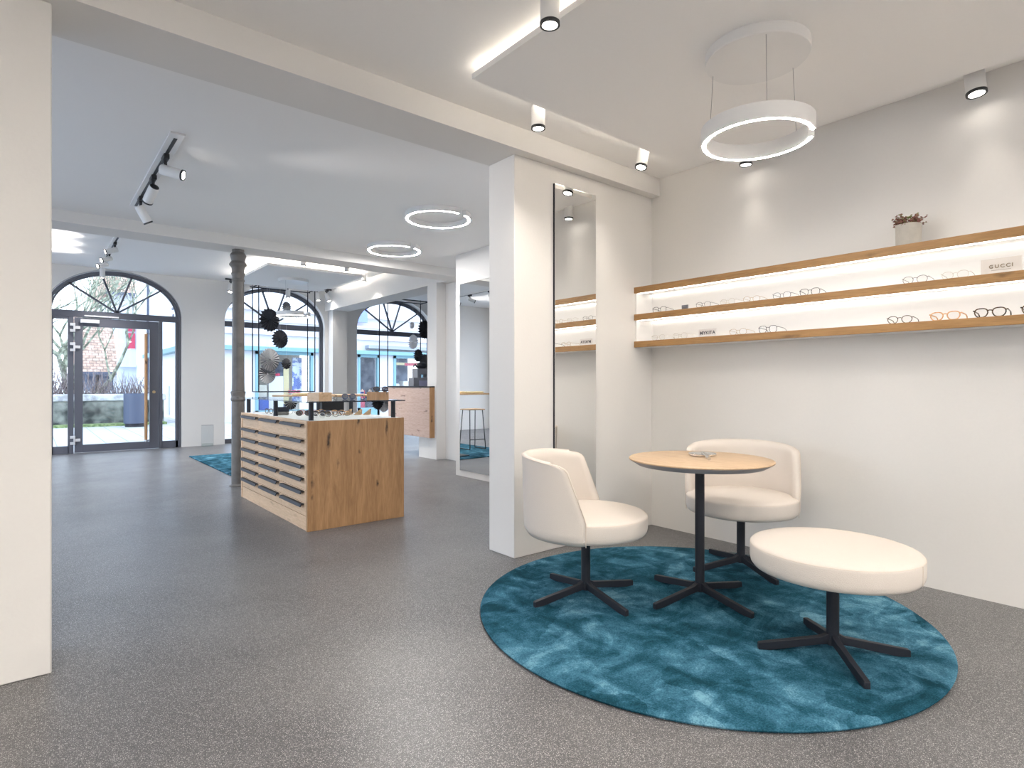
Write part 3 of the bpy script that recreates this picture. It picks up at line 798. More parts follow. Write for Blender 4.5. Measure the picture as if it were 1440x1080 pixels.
# ------------------------------------------------------------------ PENDANT RINGS & SURFACE RINGS
def ring(bm, r_out, w, z0, z1, a0, a1, seg=72):
    lathe(bm, [(r_out-w, z0), (r_out, z0), (r_out, z1), (r_out-w, z1), (r_out-w, z0)], seg, a0=a0, a1=a1)
    # end caps
    for a in (a0, a1):
        c, s = math.cos(a), math.sin(a)
        bm.faces.new([bm.verts.new((r*c, r*s, z)) for r, z in ((r_out-w, z0), (r_out, z0), (r_out, z1), (r_out-w, z1))])
def pendant(label, x, y, zc, drop, r, gapdir, canopy_r, ledm, far=False):
    t = thing('ring_pendant', label, 'lamp', (x, y, zc))
    bm = BM(); lathe(bm, [(0, 0), (canopy_r, 0), (canopy_r, -.045), (canopy_r-.004, -.049), (0, -.049)], 72); obj('canopy', bm, 'white_metal', t)
    g = R(10); a0, a1 = gapdir+g, gapdir+2*PI-g; w, hh = .030, .075
    bm = BM(); ring(bm, r, w, -drop, -drop+hh, a0, a1); rg = obj('ring', bm, 'white_metal', t)
    bm = BM(); ring(bm, r-.009, .011, -drop-.0012, -drop-.0003, a0, a1); obj('led_band', bm, ledm, rg)
    for k in range(3):
        a = gapdir+R(40)+k*2*PI/3; bm = BM(); rr = canopy_r-.02
        cyl(bm, (rr*math.cos(a), rr*math.sin(a), -.049), ((r-.02)*math.cos(a), (r-.02)*math.sin(a), -drop+hh), .0013, seg=6); obj('suspension_cord', bm, 'tabgrey', t)
    return t
pendant('white hanging light ring with a gap, on three cords above the seating', 2.72, 1.43, ZP, .44, .258, R(-62), .238, 'led')
pendant('far hanging light ring seen edge on, before the arched window beyond the iron column', 3.64, 10.57, ZF-.14, .66, .29, R(-62), .26, 'led')
def surface_ring(label, x, y, r=.325):
    t = thing('surface_ring_light', label, 'lamp', (x, y, ZM), 0, 'flat light rings on the middle ceiling')
    g = R(9); gd = R(-75); bm = BM(); ring(bm, r, .045, -.052, 0, gd+g-.04, gd+2*PI-g+.04); b_ = obj('ring_housing', bm, 'white_metal', t)
    bm = BM(); ring(bm, r-.012, .016, -.0530, -.0522, gd+g, gd+2*PI-g); obj('led_band', bm, 'led_cool', b_)
surface_ring('larger looking glowing ceiling ring with a gap, nearer to the white column wall', 3.10, 4.90)
surface_ring('glowing ceiling ring with a gap further back, close to the second beam', 3.42, 6.40)

def fill_ring(label, x, y, r=.45):  # unseen ceiling rings added behind the viewer to throw soft fill light forward
    t = thing('surface_ring_light', label, 'lamp', (x, y, ZN-.002), 0)
    bm = BM(); ring(bm, r, .06, -.05, 0, .1, 2*PI-.1); b_ = obj('ring_housing', bm, 'white_metal', t)
    bm = BM(); ring(bm, r-.008, .044, -.051, -.0502, .1, 2*PI-.1); obj('led_band', bm, 'led', b_)
fill_ring('wide glowing ceiling ring behind the viewer near the left wall', -1.7, .2)
fill_ring('wide glowing ceiling ring behind the viewer over the middle of the room', .5, -1.6)
fill_ring('wide glowing ceiling ring behind the viewer towards the shelf wall', 2.6, -2.2)
# ------------------------------------------------------------------ DOWNLIGHTS
LC = (1, .92, .82)
def downlight(label, x, y, zc, tilt=(0, 0), power=26, Ls=.135, r=.042, group='white cylinder downlights around the hanging panel', k=1.0, ang=120):
    t = thing('ceiling_spotlight', label, 'lamp', (x, y, zc), 0, group)
    bm = BM(); cyl(bm, (0, 0, -.012), (0, 0, 0), .035, seg=24); obj('mount', bm, 'white_metal', t)
    h = obj('housing', (lambda b_: (lathe(b_, [(0, 0), (r*.86, 0), (r, -.01), (r, -Ls), (0, -Ls)], 32), b_)[1])(BM()), 'white_metal', t, loc=(0, 0, -.012), rot=(tilt[0], tilt[1], 0))
    bm = BM(); lathe(bm, [(r*.80, -Ls-.006), (r+.0015, -Ls-.006), (r+.0015, -Ls+.008), (r*.8, -Ls+.008), (r*.8, -Ls-.006)], 32); obj('bezel', bm, 'black', h)
    bm = BM(); lathe(bm, [(0, -Ls-.003), (r*.8, -Ls-.003)], 32); obj('lens', bm, 'lampface', h)
    light('SPOT', 'spot_beam', (0, 0, -Ls-.02), power*k, LC, h, .035, angle=ang, blend=1)
    return t
downlight('white cylinder spotlight cut by the top picture edge, beside the panel edge', 1.73, 1.84, ZN, (0, 0), 30)
downlight('white cylinder spotlight above the narrow mirror, first along the beam', 2.376, 2.63, ZN, (0, 0), 26)
downlight('white cylinder spotlight near the corner of beam and right wall', 3.41, 2.64, ZN, (0, R(14)), 12)
downlight('white cylinder spotlight high on the right wall, nearest to us', 3.91, .84, ZN, (R(-6), R(4)), 4, r=.046, ang=70)
downlight('white cylinder spotlight by the right wall, seen through the hanging light ring', 3.90, 2.13, ZN, (0, 0), 3, ang=70)
# unseen extra spotlights, added out of view as warm fill for the near room
for i, (x, y) in enumerate(((.3, 1.6), (-.9, .6), (.6, -1.4), (2.2, -1.6), (-1.6, -1.6), (3.6, -1.2))):
    downlight(['white cylinder spotlight left of the opening, out of the picture', 'white cylinder spotlight by the side window behind the viewer', 'white cylinder spotlight straight behind the viewer',
               'white cylinder spotlight behind the viewer near the back window', 'white cylinder spotlight in the rear left corner of the near room', 'white cylinder spotlight behind the viewer by the shelf end'][i], x, y, ZN, (0, 0), 19)

# ------------------------------------------------------------------ TRACKS
def spot_on_track(label, x, y, z, d_, group, power=0, back_black=False, rail=True, L_=.15, r=.038):
    t = thing('track_spotlight', label, 'lamp', (x, y, z), 0, group)
    bm = BM(); box(bm, -.018, .018, -.06, .06, -.035, 0); obj('adapter', bm, 'black', t, bevel=.003)
    bm = BM(); cyl(bm, (0, 0, -.03), (0, 0, -.085), .012, seg=12); obj('swivel_arm', bm, 'black', t)
    dv = Vector(d_).normalized(); q = Vector((0, 0, -1)).rotation_difference(dv).to_euler()
    h = obj('housing', (lambda b_: (lathe(b_, [(0, .03), (r*.9, .03), (r, .02), (r, -L_+.03), (0, -L_+.03)], 28), b_)[1])(BM()), 'white_metal', t, loc=(0, 0, -.105), rot=q)
    bm = BM(); lathe(bm, [(r*.78, -L_+.022), (r+.0015, -L_+.022), (r+.0015, -L_+.034), (r*.78, -L_+.034), (r*.78, -L_+.022)], 28); obj('bezel', bm, 'black', h)
    bm = BM(); lathe(bm, [(0, -L_+.0255), (r*.78, -L_+.0255)], 28); obj('lens', bm, 'lampface', h)
    if back_black: bm = BM(); lathe(bm, [(0, .034), (r*.86, .034), (r*.86, .028), (0, .028)], 28); obj('heat_sink', bm, 'black', h)
    if power: light('SPOT', 'spot_beam', (0, 0, -L_+.0), power*3.6, (1, .95, .92), h, .03, angle=60 if power == 14 else 120, blend=1)
    return t
def track(label, x, y0, y1, z):
    t = thing('lighting_track', label, 'track', (x, (y0+y1)/2, z)); L_ = (y1-y0)/2
    bx('rail', (-.045, .045, -L_, L_, -.014, 0), 'white_metal', t, bevel=.002); bx('groove', (-.011, .011, -L_+.08, L_-.02, -.0165, -.013), 'black', t)
track('white ceiling track with black groove in the middle room', .755, 4.40, 6.43, ZM)
T1 = 'spotlights on the middle room track'
spot_on_track('track spotlight pointing sideways to the right with lit lens, nearest on the middle track', .755, 4.87, ZM-.014, (.75, -.45, -.22), T1, 14)
spot_on_track('middle spotlight of the middle track, its black back end turned to us', .755, 5.42, ZM-.014, (-.25, .9, -.75), T1, 14, True)
spot_on_track('last spotlight of the middle track, pointing down to the right', .755, 6.10, ZM-.014, (.45, .1, -.8), T1, 14)
track('white ceiling track over the entrance area', .92, 9.40, 11.95, ZF)
T2 = 'spotlights on the track before the entrance door'
for i, (y, dr) in enumerate(((9.92, (-.8, -.1, -.3)), (10.67, (-.8, -.35, -.35)), (11.25, (-.8, -.35, -.3)), (11.80, (0, 0, -1)))):
    spot_on_track(['white spotlight furthest from the entrance door on its track', 'second white spotlight towards the entrance door', 'third white spotlight towards the entrance door, lens facing left', 'white spotlight hanging straight down just before the door arch'][i], .92, y, ZF-.014, dr, T2, 18)
t = thing('lighting_track', 'thin dark ceiling track running along the window wall over the hanging fans', 'track', (3.9, 12.0, ZF))
bx('rail', (-1.05, 1.03, -.018, .018, -.03, 0), 'anth', t)
T3 = 'white spotlights on the thin dark window track'
for x, lb, dr in ((2.95, 'white spotlight at the left end of the window track, beside the iron column', (-.2, -.3, -.9)), (4.02, 'white spotlight over the middle of the arched window', (0, 0, -1)), (4.62, 'small white spotlight right of the middle on the window track', (.1, -.2, -1)), (4.83, 'white spotlight at the right end of the window track by the pilaster', (.2, -.3, -.9))):
    spot_on_track(lb, x, 12.0, ZF-.03, dr, T3, 4, rail=False, L_=.16, r=.045)
G2 = 'white cylinder downlights in the lit gap of the far panel'
for x, y, lb in ((3.32, 9.2, 'white cylinder lamp in the bright ceiling gap right of the iron column'), (4.04, 9.2, 'white cylinder lamp in the bright ceiling gap, second from the iron column'), (4.68, 9.9, 'white cylinder lamp at the right corner of the far ceiling panel')):
    downlight(lb, x, y, ZF, (0, 0), 26, group=G2, k=1.5 if x > 4.5 else 5)

# ------------------------------------------------------------------ IRON COLUMN
t = thing('iron_column', 'slender bare cast iron column with ringed capital under the second beam', 'column', (1.857, 7.24, 0))
bm = BM(); r = .063
lathe(bm, [(0, 0), (.095, 0), (.095, .012), (.080, .02), (.072, .03), (.070, .98), (.078, .99), (.080, 1.01), (.072, 1.03), (.074, 1.05), (.080, 1.075), (.080, 1.09), (.070, 1.10), (.067, 1.2), (.063, 2.36), (.070, 2.37), (.070, 2.385), (.063, 2.395), (.064, 2.42), (.075, 2.455), (.066, 2.475), (.070, 2.52), (.078, 2.535), (.094, 2.552), (.096, 2.565), (.082, 2.585), (.072, 2.60), (.080, 2.64), (.088, 2.665), (.080, 2.685), (.068, 2.70)], 40)
obj('shaft', bm, 'iron', t)
bm = BM(); lathe(bm, [(0, 2.70), (.066, 2.70), (.068, 2.734), (0, 2.734)], 8); obj('capital_block', bm, 'iron', t)
bm = BM(); box(bm, -.02, .02, -.075, -.060, 1.62, 1.64); box(bm, -.01, .022, -.075, -.060, 1.655, 1.663); obj('bolt_stub', bm, 'iron', t)
# ------------------------------------------------------------------ far rug, bar stool, high table
bm = BM(); box(bm, 0, 2.1, 0, 3.1, 0, .015); o = obj('rectangular_rug', bm, 'rug2', bevel=.005, loc=(1.98, 7.52, 0)); tag(o, 'rectangular teal rug behind the iron column under the high table', 'rug')
t = thing('bar_stool', 'slim bar stool with black wire legs beside the high table, seen in the wall mirror', 'stool', (2.36, 8.56, .015), .1)
bx('seat', (-.17, .17, -.16, .16, .70, .72), 'oakx', t, bevel=.006)
for sx in (-1, 1):
    bm = BM(); tube(bm, [(sx*.13, -.13, .70), (sx*.16, -.19, .03), (sx*.16, -.185, .010), (sx*.16, -.16, .008), (sx*.16, .16, .008), (sx*.16, .185, .010), (sx*.16, .19, .03), (sx*.13, .13, .70)], .008, 8); obj('sled_leg', bm, 'black', t)
bm = BM(); tube(bm, [(-.15, -.178, .18), (.15, -.178, .18)], .007, 8); obj('foot_rest', bm, 'black', t)
t = thing('high_table', 'narrow high table with oak top and black pedestal behind the drawer cabinet', 'table', (3.15, 8.0, .015))
bx('table_top', (-.57, .75, -.32, .35, .99, 1.015), 'oakx', t, bevel=.003)
bx('pedestal', (-.02, .30, -.05, .05, .01, .99), 'black', t); bx('foot_plate', (-.15, .43, -.25, .25, 0, .012), 'black', t)
o = bx('serving_tray', (0, .36, 0, .22, 0, .028), 'yellow', bevel=.008); o.location = (2.72, 7.74, 1.03); tag(o, 'ochre yellow tray on the high table behind the cabinet', 'tray')
for i, x in enumerate((3.66, 3.78)):
    t = thing('small_bottle', ['small white bottle on the high table, left of the pair', 'small white bottle with blue mark on the high table, right of the pair'][i], 'bottle', (x, 7.8, 1.03), 0, 'small bottles on the high table')
    bm = BM(); lathe(bm, [(0, 0), (.022, 0), (.024, .01), (.022, .05), (.009, .065), (.008, .08), (0, .08)], 16); obj('bottle_body', bm, 'sign2', t)
    bm = BM(); lathe(bm, [(.0245, .014), (.0245, .04)], 16, a0=PI*.9, a1=PI*1.7); obj('label_band', bm, 'cobalt', t)
# glass cylinder vase
t = thing('glass_vase', 'clear glass cylinder vase on the floor by the far wall between door and window', 'vase', (2.585, 12.2, 0))
bm = BM(); lathe(bm, [(0, .001), (.104, .001), (.106, .4)], 32); obj('vase_wall', bm, 'vase', t)
bm = BM(); lathe(bm, [(0, 0), (.097, 0), (.097, .05), (0, .05)], 32); obj('vase_filling', bm, 'clear', t)
bm = BM(); tube(bm, [(.103*math.cos(2*PI*i/32), .103*math.sin(2*PI*i/32), .4) for i in range(32)], .0025, 6, closed=True); obj('vase_rim', bm, 'tabgrey', t)

# ------------------------------------------------------------------ DRAWER CABINET
CX, CY = 1.70, 4.62; CW, CD, CH = .865, 1.90, .882
t = thing('drawer_cabinet', 'freestanding oak drawer cabinet with white top beneath a glass display plate', 'cabinet', (CX, CY, 0))
bx('end_panel', (0, CW, 0, .03, 0, CH), 'oak_side', t, bevel=.0015); bx('end_panel', (0, CW, CD-.03, CD, 0, CH), 'oak_front', t, bevel=.0015)
bx('carcass', (.03, CW-.002, .03, CD-.03, .0, CH-.03), 'oak_front', t)
bx('plinth', (.006, .03, .03, CD-.03, 0, .114), 'oak_front', t, bevel=.001)
bx('top_rail', (.002, .03, .03, CD-.03, CH-.018, CH), 'oak_front', t, bevel=.001)
bx('worktop', (.03, CW-.004, .03, CD-.03, CH-.03, CH+.001), 'white', t)
cw = (CD-.06)/3
rows = [(.118, .219), (.222, .322), (.325, .425), (.428, .528), (.531, .631), (.634, .735), (.738, .862)]
for c in range(3):
    for k, (z0, z1) in enumerate(rows):
        y0 = .03+c*cw+.0015; y1 = .03+(c+1)*cw-.0015
        dr = bx('drawer', (.006, .030, y0, y1, z0, z1), 'oak_front', t, bevel=.0012)
        bm = BM(); ya, yb = y0+.055, y1-.045; zt = z1-.006
        prism(bm, [(.006, zt), (.006, zt-.005), (-.016, zt-.007), (-.024, zt-.024), (-.030, zt-.024), (-.022, zt)], ya, yb, 'xz')
        obj('handle', bm, 'anth', dr)
t = thing('glass_display_plate', 'clear glass plate on six dark posts over the drawer cabinet', 'display', (CX, CY, CH+.001))
for x in (.06, .80):
    for y in (.08, .97, 1.86-.0):
        y = min(y, 1.84); bm = BM(); cyl(bm, (x, y, 0), (x, y, .146), .020, seg=24); obj('post', bm, 'anth', t)
bx('glass_plate', (-.01, CW+.01, -.005, CD+.12, .146, .156), 'clear', t)
bx('plate_bracket', (-.01, CW+.01, -.006, .0, .1465, .1555), 'anth', t)
ZG = CH+.001+.156
o = bx('wooden_block', (0, .11, 0, .26, 0, .070), 'oak_front'); o.location = (1.825, 4.70, ZG); tag(o, 'pale oak block at the near left corner of the glass plate', 'block', 'oak display blocks on the glass plate')
o = bx('wooden_block', (-.125, 0, 0, .16, 0, .070), 'oak_side'); o.location = (2.36, 4.69, ZG); o.rotation_euler = (0, 0, R(-58)); tag(o, 'warm brown oak block at the right end of the glass plate carrying spectacles', 'block', 'oak display blocks on the glass plate')
GD = 'spectacles laid out on the drawer cabinet'
pair('sun', 'dark navy sunglasses lying folded on the glass plate between the oak blocks', GD, 2.26, 5.10, ZG+.0, -1.0, sc=1.1)
pair('brownsun', 'brown spectacles standing on top of the warm brown oak block', GD, 2.36, 4.66, ZG+.0705, -.2, sc=1.0)
pair('dark', 'tortoise spectacles near the back edge of the glass plate', GD, 2.28, 5.60, ZG, -.5, sc=1.0)
ZC = CH+.0015
lay = [('bold', 1.84, 6.05, -1.3, 'black spectacles at the far left of the white cabinet top'), ('wire', 2.00, 5.80, -.8, 'grey wire spectacles behind the middle posts on the cabinet top'),
       ('red', 2.07, 5.66, -.6, 'red spectacles in the middle of the cabinet top'), ('amber', 2.16, 5.60, -.3, 'amber spectacles beside the red pair on the cabinet top'),
       ('brownsun', 2.05, 5.27, -.9, 'brown sunglasses at the front of the heap on the cabinet top'), ('bold', 2.20, 5.47, -.4, 'dark spectacles at the back of the heap on the cabinet top'),
       ('sun', 2.14, 5.35, -1.2, 'navy sunglasses in the middle of the heap on the cabinet top'), ('dark', 2.10, 5.10, -.7, 'small dark spectacles at the right front of the heap'),
       ('amber', 2.26, 5.34, -1.0, 'light amber spectacles at the right back of the heap'), ('clear', 1.93, 4.98, -.9, 'clear spectacles by the front left post on the cabinet top'),
       ('brownsun', 1.96, 5.42, -.4, 'large brown sunglasses left of the heap'), ('darkwire', 2.25, 5.20, -.5, 'grey metal spectacles lying at the right of the heap')]
for k, x, y, a, lb in lay: pair(k, lb, GD, x, y, ZC, a, sc=1.05)
for i, (x, y) in enumerate(((2.33, 5.38), (2.41, 5.32), (2.48, 5.27))):
    bm = BM(); prism(bm, [(0, 0), (.07, 0), (.075, .055), (.065, .055)], -.03, .03, 'xz')
    o = obj('display_wedge', bm, 'oakx', loc=(x, y, ZC), rot=(0, 0, -.6), bevel=.001)
    tag(o, ['small wooden wedge stand, first right of the spectacles heap', 'small wooden wedge stand, middle one of three on the cabinet', 'small wooden wedge stand nearest to the right rear post'][i], 'stand', 'wooden wedge stands on the cabinet top')
t = thing('spectacle_case', 'dark open spectacle case at the back left of the cabinet top', 'case', (1.86, 5.72, ZC), -.6)
bx('case_base', (-.06, .06, -.03, .03, 0, .03), 'taupe', t, bevel=.01); bx('case_lid', (-.06, .06, .025, .033, .028, .075), 'anth', t, bevel=.003)

# ------------------------------------------------------------------ WALL-HUNG COUNTER
t = thing('cash_counter', 'wall hung counter of greyish knotty oak with a dark top at the white pillar', 'counter', (4.78, 7.81, .34))
bx('front_panel', (0, .085, 0, 1.35, 0, .785), 'oak_pink', t, bevel=.002)
o = bx('end_edge', (.0, .086, -.0125, -.0005, 0, .785), 'oak_side', t); o['label'] = 'darker end grain edge'
bx('counter_body', (.086, .85, .48, 1.35, 0, .785), 'oak_pink', t)
bx('counter_top', (-.01, .088, -.014, 1.37, .786, .806), 'anth', t, bevel=.002); bx('counter_top', (.088, .87, .48, 1.37, .786, .806), 'anth', t, bevel=.002)
zc = 1.1465
o = bx('grey_box', (0, .30, 0, .18, 0, .14), 'grey_box', bevel=.003); o.location = (4.93, 8.55, zc); tag(o, 'low slate grey carton at the front of the counter top', 'box', 'cartons on the oak counter')
t = thing('grey_box', 'upper slate grey carton with a cut-out window on the counter', 'box', (5.12, 8.75, zc), 0, 'cartons on the oak counter')
for dm in ((0, .26, 0, .18, 0, .10), (0, .05, 0, .18, .10, .20), (.21, .26, 0, .18, .10, .20), (0, .26, 0, .18, .20, .30)): bx('carton_wall', dm, 'grey_box', t)
o = bx('taupe_box', (0, .28, 0, .22, 0, .33), 'taupe', bevel=.004); o.location = (5.42, 8.65, zc); tag(o, 'taller taupe box against the pillar on the counter', 'box', 'cartons on the oak counter')
t = thing('spectacle_bust', 'small dark figure lying on the upper grey carton', 'decoration', (5.25, 8.84, zc+.30))
bm = BM(); lathe(bm, [(0, 0), (.05, 0), (.075, .04), (.06, .09), (.03, .11), (0, .115)], 20, mtx=Matrix.Diagonal((1.4, .8, 1, 1))); obj('figure_body', bm, 'anth', t)
bm = BM(); tube(bm, [(-.08, 0, .02), (-.13, 0, .07), (-.16, .0, .03)], .014, 8); obj('figure_arm', bm, 'anth', t)
bx('card_stand', (0, .17, 0, .005, 0, .09), 'lilac', None).location = (4.95, 8.40, zc)
tag(bpy.data.objects['card_stand'], 'thin lilac card standing at the front edge of the counter', 'card')

# ------------------------------------------------------------------ HANGING DISPLAY FRAMES AND PAPER FANS
def hang_frame(label, x0, x1, y0=11.6, y1=12.0, zt=3.07, zb=1.03):
    t = thing('hanging_shelf', label, 'shelf', (x0, y0, zb)); w, dd = x1-x0, y1-y0
    for x in (0, w):
        for y in (0, dd):
            bm = BM(); cyl(bm, (x, y, 0), (x, y, zt-zb), .011, seg=8); obj('rod', bm, 'anth', t)
    bm = BM()
    for y in (0, dd): cyl(bm, (-.05, y, zt-zb), (w+.05, y, zt-zb), .011, seg=8)
    for x in (0, w): cyl(bm, (x, 0, zt-zb), (x, dd, zt-zb), .011, seg=8)
    for x in (0, w):
        for y in (0, dd): cyl(bm, (x, y, zt-zb), (x, y, ZF-zb-(.032 if y else 0)), .004, seg=6)
    obj('top_rail', bm, 'anth', t)
    bm = BM()
    for y in (0, dd): cyl(bm, (0, y, 0), (w, y, 0), .009, seg=8)
    for x in (0, w): cyl(bm, (x, 0, 0), (x, dd, 0), .009, seg=8)
    obj('bottom_rail', bm, 'anth', t)
    bx('shelf_plate', (.01, w-.01, .01, dd-.01, -.004, .004), 'clear', t)
hang_frame('hanging shelf of thin dark rods in the arched window behind the cabinet', 3.34, 4.42)
hang_frame('hanging shelf of thin dark rods in the right arched window', 6.04, 7.10)

def fan(label, x, y, z, r, m1, m2, rz=.36, nf=18, top=3.07, hub='fan_white', m2frac=.5):
    t = thing('paper_fan', label, 'decoration', (x, y, z), rz, 'folded paper fan rosettes hanging in the windows')
    A = BM(); B = BM(); n = nf*2; c0, c1 = None, None
    def P(i, rr, dy): a = PI*2*i/n; return (rr*math.cos(a), dy, rr*math.sin(a))
    for i in range(n):
        d0, d1 = (.02, -.02) if i % 2 == 0 else (-.02, .02)
        f0 = .006
        rr0 = r if i % 2 == 0 else r*.90; rr1 = r if i % 2 == 1 else r*.90
        for bm, odd in ((A, 0), (B, 1)):
            if i % 2 == odd:
                v = [bm.verts.new(P(i, r*.05, d0*.3)), bm.verts.new(P(i, rr0, d0)), bm.verts.new(P(i+1, rr1, d1)), bm.verts.new(P(i+1, r*.05, d1*.3))]
                bm.faces.new(v)
    for bm, m_, nm in ((A, m1, 'paper_folds'), (B, m2, 'paper_folds')):
        o = obj(nm, bm, m_, t, smooth=.1); s_ = o.modifiers.new('th', 'SOLIDIFY'); s_.thickness = .0015
    bm = BM(); cyl(bm, (0, -.014, 0), (0, .014, 0), r*.08, seg=12); obj('fan_hub', bm, m1, t)
    bm = BM(); cyl(bm, (0, 0, r*.9), (0, 0, top-z), .0015, seg=5); obj('thread', bm, 'fan_white', t)
fan('uppermost large dark grey paper fan left in the arched window', 3.60, 11.8, 2.43, .235, 'fan_dark', 'fan_mid')
fan('dark grey paper fan just below and right of the uppermost large one', 3.775, 11.72, 2.063, .19, 'fan_dark', 'fan_mid')
fan('large mid grey striped paper fan at the centre left of the window', 3.60, 11.8, 1.652, .235, 'fan_light', 'fan_white', nf=22)
fan('pale dotted paper fan half hidden under the large grey striped one', 3.575, 11.86, 1.375, .20, 'fan_white', 'fan_grey', nf=22)
fan('small black paper fan right of the large grey striped one', 3.92, 11.8, 1.583, .115, 'fan_line', 'fan_grey', nf=12)
fan('small white dotted paper fan above the far light ring', 3.925, 11.8, 2.71, .11, 'fan_white', 'fan_grey', nf=16)
fan('black and white paper fan seen under the glass plate between the posts', 4.01, 11.8, .82, .16, 'fan_line', 'fan_white', nf=16, top=1.03)
fan('black striped paper fan seen below the glass plate near its right end', 5.90, 11.8, .80, .19, 'fan_line', 'fan_dark', nf=20, top=3.07)
fan('pale grey paper fan half behind the black striped one, low in the right window', 6.10, 11.9, .74, .20, 'fan_white', 'fan_grey', nf=24, top=1.03)
fan('big black paper fan at the right edge of the right window, cut by the pillar', 7.03, 11.7, 2.44, .22, 'fan_line', 'fan_dark', rz=.3, nf=20)
fan('thin white paper fan seen edge on in the right window', 6.73, 11.7, 2.14, .17, 'fan_white', 'fan_white', rz=1.75, nf=20)
fan('tiny white paper fan seen edge on at the top of the right window', 6.73, 11.75, 2.52, .08, 'fan_white', 'fan_white', rz=1.75, nf=14)
fan('black paper fan seen edge on below the big black one', 6.86, 11.7, 1.833, .15, 'fan_line', 'fan_line', rz=1.8, nf=18)
fan('mid grey paper fan above the cartons on the counter', 7.10, 11.8, 1.66, .225, 'fan_grey', 'fan_grey', nf=30)

# ------------------------------------------------------------------ OUTDOORS
st(bx('floor_outside', (-30, 34, 12.66, 60, -.25, -.04), 'paving'))
st(bx('floor_outside_left', (-30, -3.4, -30, 12.66, -.25, -.04), 'paving'))
st(bx('floor_outside_back', (-3.4, 34, -30, -4.0, -.25, -.04), 'paving'))
o = bx('grass_verge', (-9, 3.2, 20.35, 20.84, -.04, .03), 'grass'); tag(o, 'narrow strip of grass at the foot of the stone wall', 'grass', kind='stuff')
t = thing('stone_wall', 'low mossy sandstone garden wall with pale coping across the lane', 'wall', (-3.2, 21.1, -.04))
bx('wall_blocks', (-6, 6.4, -.2, .25, 0, .72), 'oldwall', t); bx('coping', (-6, 6.45, -.25, .3, .72, .92), 'coping', t, bevel=.03)
rnd = random.Random(11)
bm = BM()
for i in range(1500):
    x = rnd.uniform(-7, 3.1); y = rnd.uniform(21.9, 22.9); h = rnd.uniform(.9, 1.65)*(1-.25*max(0, (x-.8)/2.3))
    p = Vector((x, y, .2)); pts = [p]
    dx, dy = rnd.uniform(-.35, .35), rnd.uniform(-.35, .35)
    for k in range(1, 4): pts.append(p+Vector((dx*k/3+rnd.uniform(-.1, .1), dy*k/3+rnd.uniform(-.1, .1), h*k/3)))
    tube(bm, pts, [.014, .011, .008, .004], 3)
o = obj('bare_hedge', bm, 'twig'); tag(o, 'bare brown hedge of thin twigs behind the stone wall', 'hedge', kind='stuff')
def tree(label, x, y, h, seed, lean=0):
    rnd = random.Random(seed); t = thing('bare_tree', label, 'tree', (x, y, 0))
    T = BM(); Br = BM()
    def grow(bm, p, d_, L_, r, lvl):
        pts = [p]; rs = [r]; q = p.copy(); dd = d_.copy()
        for k in range(4):
            dd = (dd+Vector((rnd.uniform(-.22, .22), rnd.uniform(-.22, .22), rnd.uniform(-.08, .18)))).normalized()
            q = q+dd*L_/4; pts.append(q.copy()); rs.append(r*(1-.14*(k+1)))
        tube(bm, pts, rs, 6 if lvl < 2 else 4)
        if lvl >= 5: return
        for c in range(3 if lvl < 4 else 2):
            a = rnd.uniform(0, 2*PI); s_ = rnd.uniform(.45, .85)
            nd = (dd+Vector((math.cos(a)*s_, math.sin(a)*s_, rnd.uniform(-.1, .35)))).normalized()
            st_ = pts[rnd.choice((2, 3, 4))] if lvl else pts[rnd.choice((3, 4))]
            grow(Br, st_.copy(), nd, L_*rnd.uniform(.62, .82), r*rnd.uniform(.45, .6), lvl+1)
    grow(T, Vector((0, 0, -.04)), Vector((lean, 0, 1)).normalized(), h*.26, .13, 0)
    for q in range(3):
        a = q*2.1+seed; grow(Br, Vector((.1*math.cos(a), .1*math.sin(a), .3)), Vector((.55*math.cos(a), .4*math.sin(a), 1)).normalized(), h*.30, .085, 1)
    obj('trunk', T, 'bark', t); obj('branches', Br, 'bark', t)
tree('bare mossy tree with many forked branches behind the stone wall, by the door', 1.15, 22.9, 8.5, 4, -.1)
tree('second bare tree further left behind the stone wall', -1.1, 23.4, 8.0, 9, .1)
# bin
t = thing('planter_bin', 'large blue grey cylindrical bin on the paving outside the door', 'bin', (2.30, 19.76, -.04))
bm = BM(); lathe(bm, [(0, .10), (.27, .10), (.27, .95), (.25, .95), (.25, .85), (0, .85)], 40); obj('bin_body', bm, 'bluegrey', t)
bm = BM(); lathe(bm, [(0, 0), (.235, 0), (.235, .10), (0, .10)], 32); obj('bin_foot', bm, 'anth', t)
# white neighbouring building with the shop front
t = thing('corner_building', 'large white rendered corner building across the lane with teal shop fascia', 'building', (3.9, 20.0, -.04))
bx('side_wall', (0, .3, 0, 13.3, 0, 8.5), 'render', t)
bx('rear_wing', (-.75, 0, 13.0, 13.3, 0, 4.75), 'render2', t)
for x0_, x1_ in ((.3, 1.75), (3.65, 5.3), (6.15, 6.75), (8.1, 9.3)): bx('stone_pier', (x0_, x1_, 0, .35, 0, 2.45), 'facade', t)
bx('upper_facade', (.3, 14, 0, .35, 2.42, 3.62), 'facade', t)
bx('cornice', (-.1, 14, -.20, .35, 3.62, 3.76), 'facade2', t, bevel=.02); bx('cornice', (.3, 14, -.10, .0, 3.28, 3.34), 'facade2', t); bx('cornice', (.3, 14, -.12, 0, 2.84, 2.92), 'facade2', t)
bx('fascia', (.05, 14, -.25, 0, 2.30, 2.44), 'teal', t, bevel=.01); bx('fascia', (-.25, .0, .3, 9, 2.30, 2.46), 'teal', t)
bx('awning_box', (5.6, 14, -.30, 0, 2.52, 2.64), 'greycab', t)
bx('upper_storey', (2.0, 14, 3.2, 3.6, 3.76, 8.0), 'render', t)
